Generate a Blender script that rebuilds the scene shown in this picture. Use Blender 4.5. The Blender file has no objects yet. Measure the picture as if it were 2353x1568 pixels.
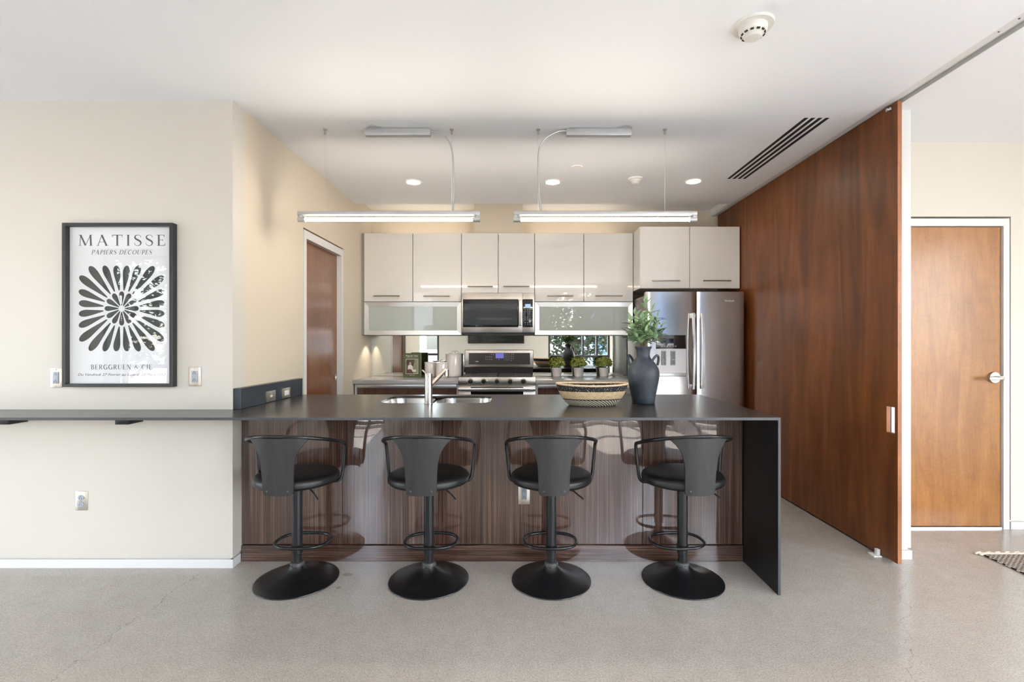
import bpy, bmesh, math, random
from mathutils import Vector, Matrix

random.seed(7)
SC = bpy.context.scene
C = SC.collection
PI = math.pi
R = math.radians
OFF = {}

# ------------------------------------------------------------------ helpers
class MB:
    """collects shapes (world metres) and links them as one mesh"""
    def __init__(self):
        self.v = []; self.f = []
    def raw(self, v, f):
        o = len(self.v)
        self.v += [tuple(p) for p in v]
        self.f += [tuple(i + o for i in q) for q in f]
        return self
    def bm(self, b):
        b.verts.index_update()
        self.raw([p.co.copy() for p in b.verts], [[p.index for p in q.verts] for q in b.faces])
        b.free()
        return self
    def box(self, x0, x1, y0, y1, z0, z1, b=0, seg=2):
        if b <= 0:
            v = [(x, y, z) for z in (z0, z1) for y in (y0, y1) for x in (x0, x1)]
            return self.raw(v, [(0, 2, 3, 1), (4, 5, 7, 6), (0, 1, 5, 4), (1, 3, 7, 5), (3, 2, 6, 7), (2, 0, 4, 6)])
        m = bmesh.new()
        bmesh.ops.create_cube(m, size=1)
        for p in m.verts:
            p.co = Vector(((x0 + x1) / 2 + p.co.x * (x1 - x0), (y0 + y1) / 2 + p.co.y * (y1 - y0), (z0 + z1) / 2 + p.co.z * (z1 - z0)))
        bmesh.ops.bevel(m, geom=list(m.edges), offset=b, segments=seg, profile=.5, affect='EDGES')
        return self.bm(m)
    def tube(self, pts, r, n=12, closed=False, caps=True):
        pts = [Vector(p) for p in pts]
        N = len(pts)
        rs = r if isinstance(r, (list, tuple)) else [r] * N
        tan = []
        for i in range(N):
            a = pts[(i - 1) % N] if (closed or i > 0) else pts[i]
            b = pts[(i + 1) % N] if (closed or i < N - 1) else pts[i]
            tan.append((b - a).normalized())
        t = tan[0]
        u = t.orthogonal().normalized()
        v = []
        for i in range(N):
            if i:
                q = tan[i - 1].rotation_difference(tan[i])
                u = q @ u
            u = (u - tan[i] * u.dot(tan[i])).normalized()
            w = tan[i].cross(u)
            for k in range(n):
                a = 2 * PI * k / n
                v.append(pts[i] + (u * math.cos(a) + w * math.sin(a)) * rs[i])
        f = []
        M = N if closed else N - 1
        for i in range(M):
            j = (i + 1) % N
            for k in range(n):
                l = (k + 1) % n
                f.append((i * n + k, i * n + l, j * n + l, j * n + k))
        if caps and not closed:
            f.append(tuple(reversed(range(n))))
            f.append(tuple((N - 1) * n + k for k in range(n)))
        return self.raw(v, f)
    def cyl(self, p0, p1, r, r1=None, n=28):
        return self.tube([p0, p1], [r, r if r1 is None else r1], n)
    def lathe(self, prof, c=(0, 0, 0), n=48, sx=1, sy=1, close=True):
        """profile = [(radius, z)] turned about the upright axis through c"""
        v = []; f = []
        m = len(prof)
        for (r, z) in prof:
            for k in range(n):
                a = 2 * PI * k / n
                v.append((c[0] + r * sx * math.cos(a), c[1] + r * sy * math.sin(a), c[2] + z))
        for i in range(m - 1):
            for k in range(n):
                l = (k + 1) % n
                f.append((i * n + k, i * n + l, (i + 1) * n + l, (i + 1) * n + k))
        if close:
            f.append(tuple(reversed(range(n))))
            f.append(tuple((m - 1) * n + k for k in range(n)))
        return self.raw(v, f)
    def flat(self, poly, y, y1):
        """polygon [(x, z)] extruded from y to y1"""
        n = len(poly)
        v = [(p[0], y, p[1]) for p in poly] + [(p[0], y1, p[1]) for p in poly]
        f = [tuple(range(n)), tuple(reversed(range(n, 2 * n)))]
        for i in range(n):
            j = (i + 1) % n
            f.append((i, i + n, j + n, j))
        return self.raw(v, f)
    def xform(self, M, start=0):
        for i in range(start, len(self.v)):
            self.v[i] = tuple(M @ Vector(self.v[i]))
        return self
    def build(self, name, mat, parent=None, smooth=True, angle=32):
        off = OFF.get(parent.name, Vector()) if parent else Vector()
        me = bpy.data.meshes.new(name)
        me.from_pydata([tuple(Vector(p) - off) for p in self.v], [], self.f)
        b = bmesh.new(); b.from_mesh(me)
        bmesh.ops.recalc_face_normals(b, faces=list(b.faces))
        b.to_mesh(me); b.free()
        me.materials.append(mat)
        if smooth:
            me.polygons.foreach_set('use_smooth', [True] * len(me.polygons))
            me.set_sharp_from_angle(angle=R(angle))
        o = bpy.data.objects.new(name, me)
        C.objects.link(o)
        if parent:
            o.parent = parent
        OFF[o.name] = off
        return o

def tag(o, label, cat, group=None, kind=None):
    o['label'] = label
    o['category'] = cat
    if group: o['group'] = group
    if kind: o['kind'] = kind
    return o

def thing(name, label, cat, loc=(0, 0, 0), group=None, kind=None):
    o = bpy.data.objects.new(name, None)
    o.empty_display_size = .05
    C.objects.link(o)
    o.location = loc
    OFF[o.name] = Vector(loc)
    return tag(o, label, cat, group, kind)

def kids(o):
    return [c for c in bpy.data.objects if c.parent == o]

def dup(root, loc, rotz=0, label=None):
    r = root.copy(); C.objects.link(r); r.location = loc; r.rotation_euler = (0, 0, rotz)
    if label: r['label'] = label
    for ch in kids(root):
        c = ch.copy(); C.objects.link(c); c.parent = r
        for g in kids(ch):
            d = g.copy(); C.objects.link(d); d.parent = c
    return r

def struct(name, mb, mat, label, cat, smooth=False):
    o = mb.build(name, mat, None, smooth)
    return tag(o, label, cat, None, 'structure')

# ------------------------------------------------------------------ materials
def srgb(r, g, b):
    def f(c):
        c /= 255.
        return c / 12.92 if c <= .04045 else ((c + .055) / 1.055) ** 2.4
    return (f(r), f(g), f(b), 1)

class Nt:
    def __init__(self, name):
        self.m = bpy.data.materials.new(name)
        self.m.use_nodes = True
        self.t = self.m.node_tree
        self.p = self.t.nodes['Principled BSDF']
        self.out = self.t.nodes['Material Output']
    def n(self, kind, **kw):
        x = self.t.nodes.new('ShaderNode' + kind)
        for k, v in kw.items():
            if k.startswith('i_'):
                x.inputs[k[2:].replace('_', ' ')].default_value = v
            else:
                setattr(x, k, v)
        return x
    def l(self, a, b):
        self.t.links.new(a, b)
    def coord(self, scale=(1, 1, 1), loc=(0, 0, 0), out='Object'):
        tc = self.n('TexCoord'); mp = self.n('Mapping')
        mp.inputs['Scale'].default_value = scale
        mp.inputs['Location'].default_value = loc
        self.l(tc.outputs[out], mp.inputs['Vector'])
        return mp.outputs['Vector']
    def noise(self, vec, scale, detail=3, rough=.5, dist=0):
        x = self.n('TexNoise')
        x.inputs['Scale'].default_value = scale
        x.inputs['Detail'].default_value = detail
        x.inputs['Roughness'].default_value = rough
        x.inputs['Distortion'].default_value = dist
        self.l(vec, x.inputs['Vector'])
        return x.outputs['Fac']
    def ramp(self, fac, stops, interp='LINEAR'):
        x = self.n('ValToRGB')
        x.color_ramp.interpolation = interp
        e = x.color_ramp.elements
        while len(e) < len(stops): e.new(.5)
        for i, (p, c) in enumerate(stops):
            e[i].position = p
            e[i].color = c if len(c) == 4 else (*c, 1)
        self.l(fac, x.inputs['Fac'])
        return x.outputs['Color']
    def mix(self, fac, a, b, blend='MIX'):
        x = self.n('Mix', data_type='RGBA', blend_type=blend)
        for s, v in ((x.inputs[0], fac), (x.inputs[6], a), (x.inputs[7], b)):
            if hasattr(v, 'links') or hasattr(v, 'is_linked'): self.l(v, s)
            else: s.default_value = v
        return x.outputs[2]
    def math(self, op, a, b=None, clamp=False):
        x = self.n('Math', operation=op)
        x.use_clamp = clamp
        for s, v in ((x.inputs[0], a), (x.inputs[1], b)):
            if v is None: continue
            if hasattr(v, 'is_linked'): self.l(v, s)
            else: s.default_value = v
        return x.outputs[0]
    def bump(self, h, strength, dist=.01):
        x = self.n('Bump')
        x.inputs['Strength'].default_value = strength
        x.inputs['Distance'].default_value = dist
        self.l(h, x.inputs['Height'])
        self.l(x.outputs['Normal'], self.p.inputs['Normal'])
        return x.outputs['Normal']
    def set(self, **kw):
        for k, v in kw.items():
            self.p.inputs[k.replace('_', ' ')].default_value = v
        return self
    def base(self, c):
        self.l(c, self.p.inputs['Base Color'])

def plain(name, col, rough=.5, metal=0., coat=0., coat_rough=.03, var=.03, scale=40., bump=0.):
    x = Nt(name)
    x.set(Roughness=rough, Metallic=metal, Coat_Weight=coat, Coat_Roughness=coat_rough)
    v = x.coord()
    f = x.noise(v, scale, 3)
    a = tuple(c * (1 - var) for c in col[:3]) + (1,)
    b = tuple(min(1, c * (1 + var)) for c in col[:3]) + (1,)
    x.base(x.ramp(f, [(.3, a), (.7, b)]))
    if bump: x.bump(f, bump, .002)
    return x.m

def paint(name, col, rough=.55):
    x = Nt(name)
    x.set(Roughness=rough)
    v = x.coord()
    f = x.noise(v, 1.2, 2)
    x.base(x.ramp(f, [(.2, tuple(c * .985 for c in col[:3])), (.8, tuple(c for c in col[:3]))]))
    g = x.noise(x.coord(), 220, 2)
    x.bump(g, .06, .001)
    return x.m

def metal(name, col, rough=.25, brush=(1, 1, 60), amount=.12):
    x = Nt(name)
    x.set(Metallic=1., Roughness=rough)
    f = x.noise(x.coord(brush), 14, 3)
    x.base(x.ramp(f, [(.3, tuple(c * (1 - amount) for c in col[:3])), (.7, col[:3])]))
    if amount > .02:
        r = x.n('MapRange'); r.inputs['To Min'].default_value = rough * .92; r.inputs['To Max'].default_value = rough * 1.1
        x.l(f, r.inputs['Value']); x.l(r.outputs['Result'], x.p.inputs['Roughness'])
    return x.m

def wood(name, dark, mid, light, grain=(45, 45, 1.2), figure=(5, 5, .6), rough=.35, coat=.35, coat_rough=.12, blotch=.35):
    x = Nt(name)
    x.set(Roughness=rough, Coat_Weight=coat, Coat_Roughness=coat_rough)
    fine = x.noise(x.coord(grain), 3.5, 5, .62)
    big = x.noise(x.coord(figure), 1.6, 3, .55, 1.3)
    col = x.ramp(big, [(.25, dark), (.5, mid), (.78, light)])
    fg = x.ramp(fine, [(.3, (.74, .72, .7)), (.7, (1.1, 1.1, 1.1))])
    col = x.mix(.7, col, fg, 'MULTIPLY')
    bl = x.noise(x.coord((1.4, 1.4, .9), (3, 1, 2)), 2.2, 2)
    col = x.mix(blotch, col, x.ramp(bl, [(.35, (.62, .58, .56)), (.65, (1.08, 1.06, 1.05))]), 'MULTIPLY')
    fl = x.noise(x.coord((1, 1, .55), (4, 4, 4)), 120, 3, .6)
    col = x.mix(.5, col, x.ramp(fl, [(.32, (.80, .78, .76)), (.68, (1.14, 1.13, 1.12))]), 'MULTIPLY')
    cl = x.noise(x.coord((5, 5, 11), (2, 7, 1)), 1.6, 4, .65, .8)
    col = x.mix(.35, col, x.ramp(cl, [(.36, (.78, .75, .72)), (.46, (1, 1, 1)), (.6, (1, 1, 1)), (.7, (1.12, 1.1, 1.06))]), 'MULTIPLY')
    x.base(col)
    return x.m

def emit(name, col, strength):
    x = Nt(name)
    x.set(Emission_Color=col, Emission_Strength=strength, Base_Color=col)
    return x.m

def clear_glass(name, tint=(.95, .98, .97, 1), rough=0.):
    x = Nt(name)
    tr = x.n('BsdfTransparent'); tr.inputs['Color'].default_value = tint
    gl = x.n('BsdfGlossy'); gl.inputs['Roughness'].default_value = rough
    lw = x.n('LayerWeight'); lw.inputs['Blend'].default_value = .5
    fr = x.math('ADD', x.math('MULTIPLY', x.math('POWER', lw.outputs['Facing'], 5.), .9), .04)
    ms = x.n('MixShader')
    x.l(fr, ms.inputs[0]); x.l(tr.outputs[0], ms.inputs[1]); x.l(gl.outputs[0], ms.inputs[2])
    x.l(ms.outputs[0], x.out.inputs['Surface'])
    return x.m

M = {}
M['wall'] = paint('beige_wall_paint', (.605, .568, .515))
M['hall_wall'] = paint('cream_hall_paint', (.69, .645, .565))
M['tan'] = paint('tan_wall_paint', (.65, .57, .46))
M['ceiling'] = paint('white_ceiling_paint', (.83, .85, .885), .6)
M['trim'] = paint('white_trim_paint', (.70, .70, .69), .4)
M['dark_frame'] = plain('dark_window_frame', (.03, .03, .032), .4)
M['black_metal'] = plain('black_powder_metal', (.006, .006, .0065), .33, 0., var=.15, scale=90)
M['black_rail'] = plain('black_tube_metal', (.012, .012, .0125), .3, .2)
M['pole_metal'] = plain('charcoal_pole_metal', (.014, .0145, .016), .32, .3)
M['track_grey'] = plain('grey_track_strip', (.42, .42, .42), .5)
M['black'] = plain('black_plastic', (.012, .012, .013), .35)
M['matte_black'] = plain('matte_black', (.008, .008, .008), .7)
M['leather'] = plain('black_leather', (.006, .006, .006), .42, var=.2, scale=320, bump=.25)
M['steel'] = metal('brushed_stainless', (.66, .63, .60), .24, (1, 1, 40))
M['fridge_steel'] = metal('fridge_stainless', (.52, .50, .495), .17, (60, 60, .4), .05)
M['warm_steel'] = metal('warm_stainless', (.60, .55, .51), .3, (.8, .8, 50), .08)
M['sink_steel'] = metal('sink_stainless', (.72, .70, .67), .2, (30, 1, 1), .08)
M['handle_steel'] = metal('handle_steel', (.42, .38, .34), .3, (1, 1, 60))
M['bright_steel'] = metal('bright_satin_steel', (.78, .77, .75), .27, (1, 1, 1), .01)
M['nickel'] = metal('satin_nickel', (.56, .53, .48), .36)
M['alu'] = metal('satin_aluminium', (.72, .73, .73), .38, (1, 30, 1), .05)
M['lamp_alu'] = plain('silver_lamp_enamel', (.50, .51, .52), .38, .5)
M['cabinet'] = plain('gloss_offwhite_lacquer', (.70, .68, .645), .25, 0, 1., .015, .01)
M['cab_side'] = plain('grey_cabinet_side', (.30, .28, .26), .5)
M['cab_inner'] = plain('pale_cabinet_interior', (.60, .60, .58), .6)
M['base_grey'] = plain('grey_cabinet_carcass', (.42, .44, .47), .45)
M['kitchen_top'] = plain('grey_laminate_top', (.36, .355, .36), .22, 0, .3, .1, .02, 200)
M['grey_plastic'] = plain('grey_device_plastic', (.36, .40, .47), .4)
M['outlet_slot'] = plain('outlet_slot_black', (.02, .02, .02), .5)
M['plate'] = metal('steel_cover_plate', (.75, .70, .62), .3, (1, 1, 30), .06)
M['white_plastic'] = plain('white_plastic', (.82, .82, .80), .4)
M['offwhite_plastic'] = plain('offwhite_plastic', (.70, .69, .65), .45)
M['ceramic'] = plain('blush_white_enamel', (.84, .79, .76), .15, 0, .8, .03, .01)
M['pot'] = plain('white_ceramic_pot', (.80, .78, .79), .35, 0, .3, .1, .02)
M['soil'] = plain('dark_soil', (.05, .035, .025), .9, var=.3)
M['paper'] = plain('poster_paper', (.80, .81, .84), .6, var=.005)
M['ink'] = plain('printed_dark_ink', (.030, .032, .030), .5, var=.1)
M['frame_black'] = plain('black_wooden_frame', (.018, .018, .020), .38, var=.15, scale=60)
M['print_glass'] = clear_glass('picture_glass', (.99, .99, .99, 1))
M['window_glass'] = clear_glass('window_glass', (.97, .98, .98, 1))
M['display'] = emit('blue_lit_display', (.20, .20, .80, 1), .16)
M['micro_display'] = emit('pale_lit_display', (.35, .50, .80, 1), .22)
M['tube_light'] = emit('warm_fluorescent', (1., .89, .75, 1), 32.)
M['downlight'] = emit('warm_downlight', (1., .88, .74, 1), 34.)
M['silver_print'] = plain('silver_print', (.75, .75, .75), .4)
M['door_brown'] = wood('red_brown_birch', srgb(86, 45, 18), srgb(122, 70, 32), srgb(148, 88, 44), (38, 38, 1.0), (4, 4, .5), .42, .0, .28)
M['door_hall'] = wood('honey_birch', srgb(144, 92, 38), srgb(163, 107, 50), srgb(176, 121, 62), (55, 55, 1.4), (6, 6, .9), .42, .25, .2, .25)
M['door_left'] = wood('chestnut_birch', srgb(112, 66, 34), srgb(128, 79, 44), srgb(142, 92, 54), (50, 50, 1.0), (7, 7, .4), .33, .4, .15)
M['edge_wood'] = wood('birch_edge', srgb(150, 92, 56), srgb(172, 112, 72), srgb(190, 130, 88), (60, 60, 2), (5, 5, 1))
M['stool_wood'] = wood('charcoal_ash_veneer', (.016, .0165, .0165), (.023, .0235, .0235), (.031, .0315, .0315), (80, 80, 2), (10, 10, 1), .55, .0)

def island_wood(name, horizontal=False):
    x = Nt(name)
    x.set(Roughness=.3, Coat_Weight=1., Coat_Roughness=.012, Coat_IOR=1.75)
    s1 = (1.2, 1, 90) if horizontal else (90, 1, .5)
    s2 = (.35, 1, 14) if horizontal else (14, 1, .18)
    a = x.noise(x.coord(s1), 2.4, 5, .7)
    b = x.noise(x.coord(s2, (2.3, 0, 1.1)), 2.2, 3, .6)
    c1 = x.ramp(a, [(.31, (.010, .004, .0035)), (.44, (.040, .017, .012)), (.54, (.088, .044, .030)), (.68, (.24, .155, .11))])
    c2 = x.ramp(b, [(.3, (.62, .55, .55)), (.7, (1.25, 1.25, 1.2))])
    x.base(x.mix(.85, c1, c2, 'MULTIPLY'))
    # the lacquer is slightly wavy, as the reflections in it show
    w = x.noise(x.coord((1, 1, 1)), 3.2, 1)
    n = x.n('Bump'); n.inputs['Strength'].default_value = .35; n.inputs['Distance'].default_value = .008
    x.l(w, n.inputs['Height'])
    x.l(n.outputs['Normal'], x.p.inputs['Coat Normal'])
    return x.m
M['macassar'] = island_wood('gloss_macassar_veneer')
M['macassar_h'] = island_wood('gloss_macassar_toe_board', True)

def counter_mat():
    x = Nt('dark_slate_countertop')
    a = x.noise(x.coord((1, 1, 1)), 5, 4, .6)
    x.base(x.ramp(a, [(.3, (.026, .0225, .0195)), (.7, (.042, .037, .032))]))
    r = x.n('MapRange'); r.inputs['To Min'].default_value = .20; r.inputs['To Max'].default_value = .30
    x.l(a, r.inputs['Value']); x.l(r.outputs['Result'], x.p.inputs['Roughness'])
    x.set(IOR=1.65)
    return x.m
M['slate'] = counter_mat()
M['waterfall'] = plain('shade_darkened_slate', (.004, .004, .004), .4, var=.1)  # near-black copy of the slate: shade under the bar painted in
M['edge_grey'] = plain('edge_catchlight_grey', (.050, .053, .057), .35)  # lighter grey paints the light caught along the slab's front edge
M['splash'] = plain('blue_black_splash', (.028, .036, .046), .35, var=.25, scale=9)

def floor_mat():
    x = Nt('polished_concrete')
    tc = x.n('TexCoord')
    sp = x.n('SeparateXYZ'); x.l(tc.outputs['Object'], sp.inputs[0])
    X, Y = sp.outputs[0], sp.outputs[1]
    big = x.noise(x.coord((1, 1, 1)), .9, 4, .6)
    med = x.noise(x.coord((1, 1, 1)), 14, 4, .65)
    fine = x.noise(x.coord((1, 1, 1)), 260, 3, .7)
    grit = x.noise(x.coord((1, 1, 1), (5, 2, 0)), 130, 2, .5)
    col = x.ramp(big, [(.3, (.395, .355, .318)), (.7, (.465, .425, .385))])
    col = x.mix(.5, col, x.ramp(med, [(.3, (.86, .85, .84)), (.7, (1.08, 1.08, 1.08))]), 'MULTIPLY')
    col = x.mix(.8, col, x.ramp(fine, [(.35, (.66, .64, .62)), (.5, (1, 1, 1)), (.68, (1.26, 1.24, 1.2))]), 'MULTIPLY')
    agg = x.noise(x.coord((1, 1, 1), (9, 4, 0)), 120, 3, .75)
    col = x.mix(.7, col, x.ramp(agg, [(.34, (.72, .70, .67)), (.5, (1, 1, 1)), (.66, (1.22, 1.21, 1.18))]), 'MULTIPLY')
    col = x.mix(.6, col, x.ramp(grit, [(.28, (.55, .53, .5)), (.36, (1, 1, 1))]), 'MULTIPLY')
    # hairline cracks in the slab
    def crack(x0, y0, slope, ya, yb, seed, wid):
        n1 = x.noise(x.coord((1, 1, 1), (seed, seed, 0)), 4.5, 5, .7)
        wob = x.math('MULTIPLY', x.math('SUBTRACT', n1, .5), .22)
        d = x.math('SUBTRACT', X, x.math('ADD', x.math('MULTIPLY', x.math('SUBTRACT', Y, y0), slope), x0))
        d = x.math('ABSOLUTE', x.math('ADD', d, wob))
        m = x.math('LESS_THAN', d, wid)
        m = x.math('MULTIPLY', m, x.math('GREATER_THAN', Y, ya))
        return x.math('MULTIPLY', m, x.math('LESS_THAN', Y, yb))
    m1 = crack(-1.80, 2.2, .02, 1.3, 2.72, 3.1, .0016)
    m2 = crack(2.02, 2.55, .72, 1.2, 2.62, 8.7, .0016)
    col = x.mix(x.math('MULTIPLY', x.math('MAXIMUM', m1, m2), .55), col, (.10, .085, .07, 1))
    # two small dark spots by the first stool
    def spot(cx, cy, rx, ry):
        n1 = x.noise(x.coord(), 18, 3)
        dx = x.math('DIVIDE', x.math('SUBTRACT', X, cx), rx)
        dy = x.math('DIVIDE', x.math('SUBTRACT', Y, cy), ry)
        r = x.math('ADD', x.math('MULTIPLY', dx, dx), x.math('MULTIPLY', dy, dy))
        r = x.math('ADD', r, x.math('MULTIPLY', x.math('SUBTRACT', n1, .5), 1.6))
        return x.math('LESS_THAN', r, .8)
    s = x.math('MAXIMUM', spot(-.955, 2.71, .035, .02), spot(-.955, 2.565, .012, .014))
    col = x.mix(x.math('MULTIPLY', s, .5), col, (.16, .135, .11, 1))
    x.base(col)
    r = x.n('MapRange'); r.inputs['To Min'].default_value = .13; r.inputs['To Max'].default_value = .26
    x.l(med, r.inputs['Value']); x.l(r.outputs['Result'], x.p.inputs['Roughness'])
    x.set(IOR=1.5)
    x.bump(fine, .05, .001)
    return x.m
M['floor'] = floor_mat()

def mirror_mat():
    x = Nt('backsplash_mirror_glass')
    x.set(Metallic=1., Roughness=.0, Base_Color=(.86, .89, .86, 1))
    return x.m
M['mirror'] = mirror_mat()

def frosted():
    x = Nt('frosted_cabinet_glass')
    x.set(Base_Color=(.50, .545, .525, 1), Roughness=.5, Transmission_Weight=.12, Coat_Weight=1., Coat_Roughness=.01, IOR=1.3)
    return x.m
M['frosted'] = frosted()

def basket_mat():
    x = Nt('woven_basket_straw')
    tc = x.n('TexCoord'); sp = x.n('SeparateXYZ'); x.l(tc.outputs['Object'], sp.inputs[0])
    X, Y, Z = sp.outputs
    ang = x.math('ARCTAN2', x.math('MULTIPLY', Y, 1.8), X)
    t = x.math('DIVIDE', Z, .13)
    # coiled rows and upright stitches
    rows = x.math('SINE', x.math('MULTIPLY', Z, 900.))
    st = x.math('SINE', x.math('ADD', x.math('MULTIPLY', ang, 84.), x.math('MULTIPLY', x.math('FLOOR', x.math('MULTIPLY', Z, 143.)), 3.14)))
    hole = x.math('MULTIPLY', x.math('GREATER_THAN', rows, .35), x.math('GREATER_THAN', st, .75))
    straw = x.ramp(x.noise(x.coord((1, 1, 1)), 60, 3), [(.3, (.56, .40, .23)), (.7, (.74, .57, .36))])
    straw = x.mix(x.math('MULTIPLY', hole, .75), straw, (.08, .05, .03, 1))
    n2 = x.noise(x.coord((1, 1, 1)), 130, 2)
    blk = x.mix(x.math('MULTIPLY', x.math('GREATER_THAN', st, .3), x.math('GREATER_THAN', n2, .60)), (.016, .015, .017, 1), (.55, .47, .36, 1))
    zig = x.math('SINE', x.math('ADD', x.math('MULTIPLY', ang, 46.), x.math('MULTIPLY', Z, 560.)))
    low = x.mix(x.math('GREATER_THAN', zig, .1), (.66, .58, .44, 1), (.03, .026, .026, 1))
    col = x.mix(x.math('GREATER_THAN', t, .70), straw, blk)
    col = x.mix(x.math('LESS_THAN', t, .30), col, low)
    line = x.math('LESS_THAN', x.math('ABSOLUTE', x.math('SUBTRACT', t, .32)), .025)
    col = x.mix(line, col, (.03, .026, .026, 1))
    x.base(col)
    x.set(Roughness=.75)
    x.bump(x.math('ADD', rows, x.math('MULTIPLY', st, .6)), .5, .002)
    return x.m
M['basket'] = basket_mat()
M['straw'] = plain('straw_rim', (.66, .48, .30), .75, var=.25, scale=150, bump=.5)

def vase_mat():
    x = Nt('blue_black_stoneware')
    a = x.noise(x.coord(), 9, 5, .7)
    b = x.noise(x.coord(), 160, 3, .6)
    col = x.ramp(a, [(.3, (.030, .034, .042)), (.55, (.050, .062, .080)), (.75, (.080, .108, .135))])
    col = x.mix(.5, col, x.ramp(b, [(.4, (.75, .75, .75)), (.72, (1.5, 1.5, 1.5))]), 'MULTIPLY')
    x.base(col)
    x.set(Roughness=.5)
    x.bump(b, .3, .002)
    return x.m
M['vase'] = vase_mat()

def leafm(name, a, b, rough=.5):
    x = Nt(name)
    f = x.noise(x.coord(), 30, 2)
    x.base(x.ramp(f, [(.3, a), (.7, b)]))
    x.set(Roughness=rough)
    return x.m
M['sage'] = leafm('sage_leaf', (.17, .29, .14), (.36, .50, .30), .6)
M['boxwood'] = leafm('boxwood_leaf', (.13, .22, .03), (.66, .66, .17), .75)
M['stem'] = leafm('green_brown_stem', (.12, .10, .04), (.20, .20, .08))
M['tree_leaf'] = leafm('tree_foliage', (.006, .018, .005), (.035, .060, .022), .7)
M['bark'] = plain('tree_bark', (.12, .09, .06), .9, var=.3)
M['siding_blue'] = plain('blue_clapboard', (.12, .25, .48), .6)
M['siding_white'] = plain('white_clapboard', (.75, .75, .73), .6)
M['roof'] = plain('grey_shingle', (.14, .14, .15), .8, var=.2)
M['book_green'] = plain('olive_book_cloth', (.085, .10, .035), .5)
M['pages'] = plain('book_pages', (.80, .77, .70), .7)
M['photo_dark'] = plain('cover_photo_dark', (.07, .055, .04), .5, var=.5, scale=30)
M['photo_white'] = plain('cover_photo_white', (.70, .66, .62), .5)
M['photo_skin'] = plain('cover_photo_skin', (.50, .30, .20), .5)
M['photo_red'] = plain('cover_photo_red', (.16, .05, .04), .5)
M['photo_leaf'] = plain('cover_photo_foliage', (.25, .24, .14), .5, var=.6, scale=120)
M['dark_glass'] = plain('black_appliance_glass', (.012, .013, .015), .12, 0, .6, .02)
M['oven_glass'] = plain('smoked_oven_glass', (.055, .065, .075), .1, 0, 1., .02)
M['range_panel'] = plain('dark_steel_panel', (.075, .072, .072), .3, .3)
M['grate'] = plain('cast_iron_grate', (.07, .068, .068), .55, .2, var=.2)
M['fridge_side'] = plain('grey_fridge_side', (.20, .185, .175), .4, .2)
M['disp_panel'] = metal('dispenser_steel', (.45, .42, .40), .3, (40, 40, 1), .05)
M['button'] = plain('button_print', (.55, .55, .58), .5)
M['paddle'] = plain('dispenser_paddle', (.20, .22, .25), .35)

def rug_mat():
    x = Nt('black_cream_woven_rug')
    tc = x.n('TexCoord'); sp = x.n('SeparateXYZ'); x.l(tc.outputs['Object'], sp.inputs[0])
    X, Y, Z = sp.outputs
    row = x.math('FLOOR', x.math('MULTIPLY', Y, 62.))
    s = x.math('SINE', x.math('ADD', x.math('MULTIPLY', X, 210.), x.math('MULTIPLY', row, 1.9)))
    n = x.noise(x.coord(), 90, 2)
    f = x.math('GREATER_THAN', x.math('ADD', s, x.math('MULTIPLY', x.math('SUBTRACT', n, .5), 2.)), -.1)
    x.base(x.mix(f, (.045, .038, .036, 1), (.74, .66, .56, 1)))
    x.set(Roughness=.9)
    x.bump(x.math('ADD', s, x.math('SINE', x.math('MULTIPLY', Y, 390.))), .8, .004)
    return x.m
M['rug'] = rug_mat()
M['fringe'] = plain('cream_rug_border', (.78, .67, .54), .9, var=.2, scale=120, bump=.6)
M['lawn'] = plain('sunlit_pavement', (.36, .355, .345), .9)

# ------------------------------------------------------------------ room
CEIL = 2.70
XL, XR, YB = -6.8, 5.5, -1.6
LW = -1.651            # kitchen side wall
PW = 2.79              # wall with the poster
RW = 5.42              # kitchen rear wall

m = MB(); m.box(XL - .2, XR + .2, YB - .2, 5.7, -.1, 0)
struct('floor', m, M['floor'], 'polished grey concrete floor with hairline cracks', 'floor')

m = MB()
m.box(XL - .2, 2.140, YB - .2, 4.875, CEIL, 2.95)
m.box(2.235, XR + .2, YB - .2, 3.60, CEIL, 2.95)
m.box(2.140, 2.235, YB - .2, 5.42, 2.722, 2.95)
m.box(LW - .2, 2.140, 4.875, 5.62, 2.785, 2.95)
m.box(2.235, 2.50, 3.60, 5.62, CEIL, 2.95)
struct('ceiling', m, M['ceiling'], 'smooth white ceiling with a shallow raised cove above the kitchen cabinets', 'ceiling')

# poster wall + its return; reveal groove above the flush white baseboard
m = MB()
m.box(XL, LW, PW, PW + .12, .062, CEIL)
m.box(XL, LW - .012, PW + .012, PW + .12, 0, .062)
struct('wall_poster', m, M['wall'], 'beige wall on the left carrying the framed poster', 'wall')
D1a, D1b, D1z = 3.716, 4.553, 2.172      # outer edge of the side door's frame
m = MB()
m.box(LW - .12, LW, PW + .12, D1a - .012, .062, CEIL)
m.box(LW - .12, LW - .012, PW + .12, D1a - .012, 0, .062)
m.box(LW - .12, LW, D1b + .012, 5.62, .062, 2.80)
m.box(LW - .12, LW - .012, D1b + .012, 5.62, 0, .062)
m.box(LW - .12, LW, D1a - .012, D1b + .012, D1z + .014, CEIL)
m.box(LW - .12, LW, 4.875, D1b + .012, CEIL, 2.80)
m.box(LW - .14, LW - .12, D1a - .03, D1b + .03, 0, D1z + .03)
struct('wall_side', m, M['tan'], 'tan kitchen side wall with the narrow brown door', 'wall')
m = MB(); m.box(LW, 2.24, RW, RW + .2, 0, 2.80)
struct('wall_rear', m, M['tan'], 'tan rear wall above the white kitchen cabinets', 'wall')
m = MB(); m.box(-.473, .037, 5.16, RW, 2.4495, 2.785)
struct('wall_chase', m, M['tan'], 'tan boxed duct chase above the microwave cabinet', 'wall')
m = MB()
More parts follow.
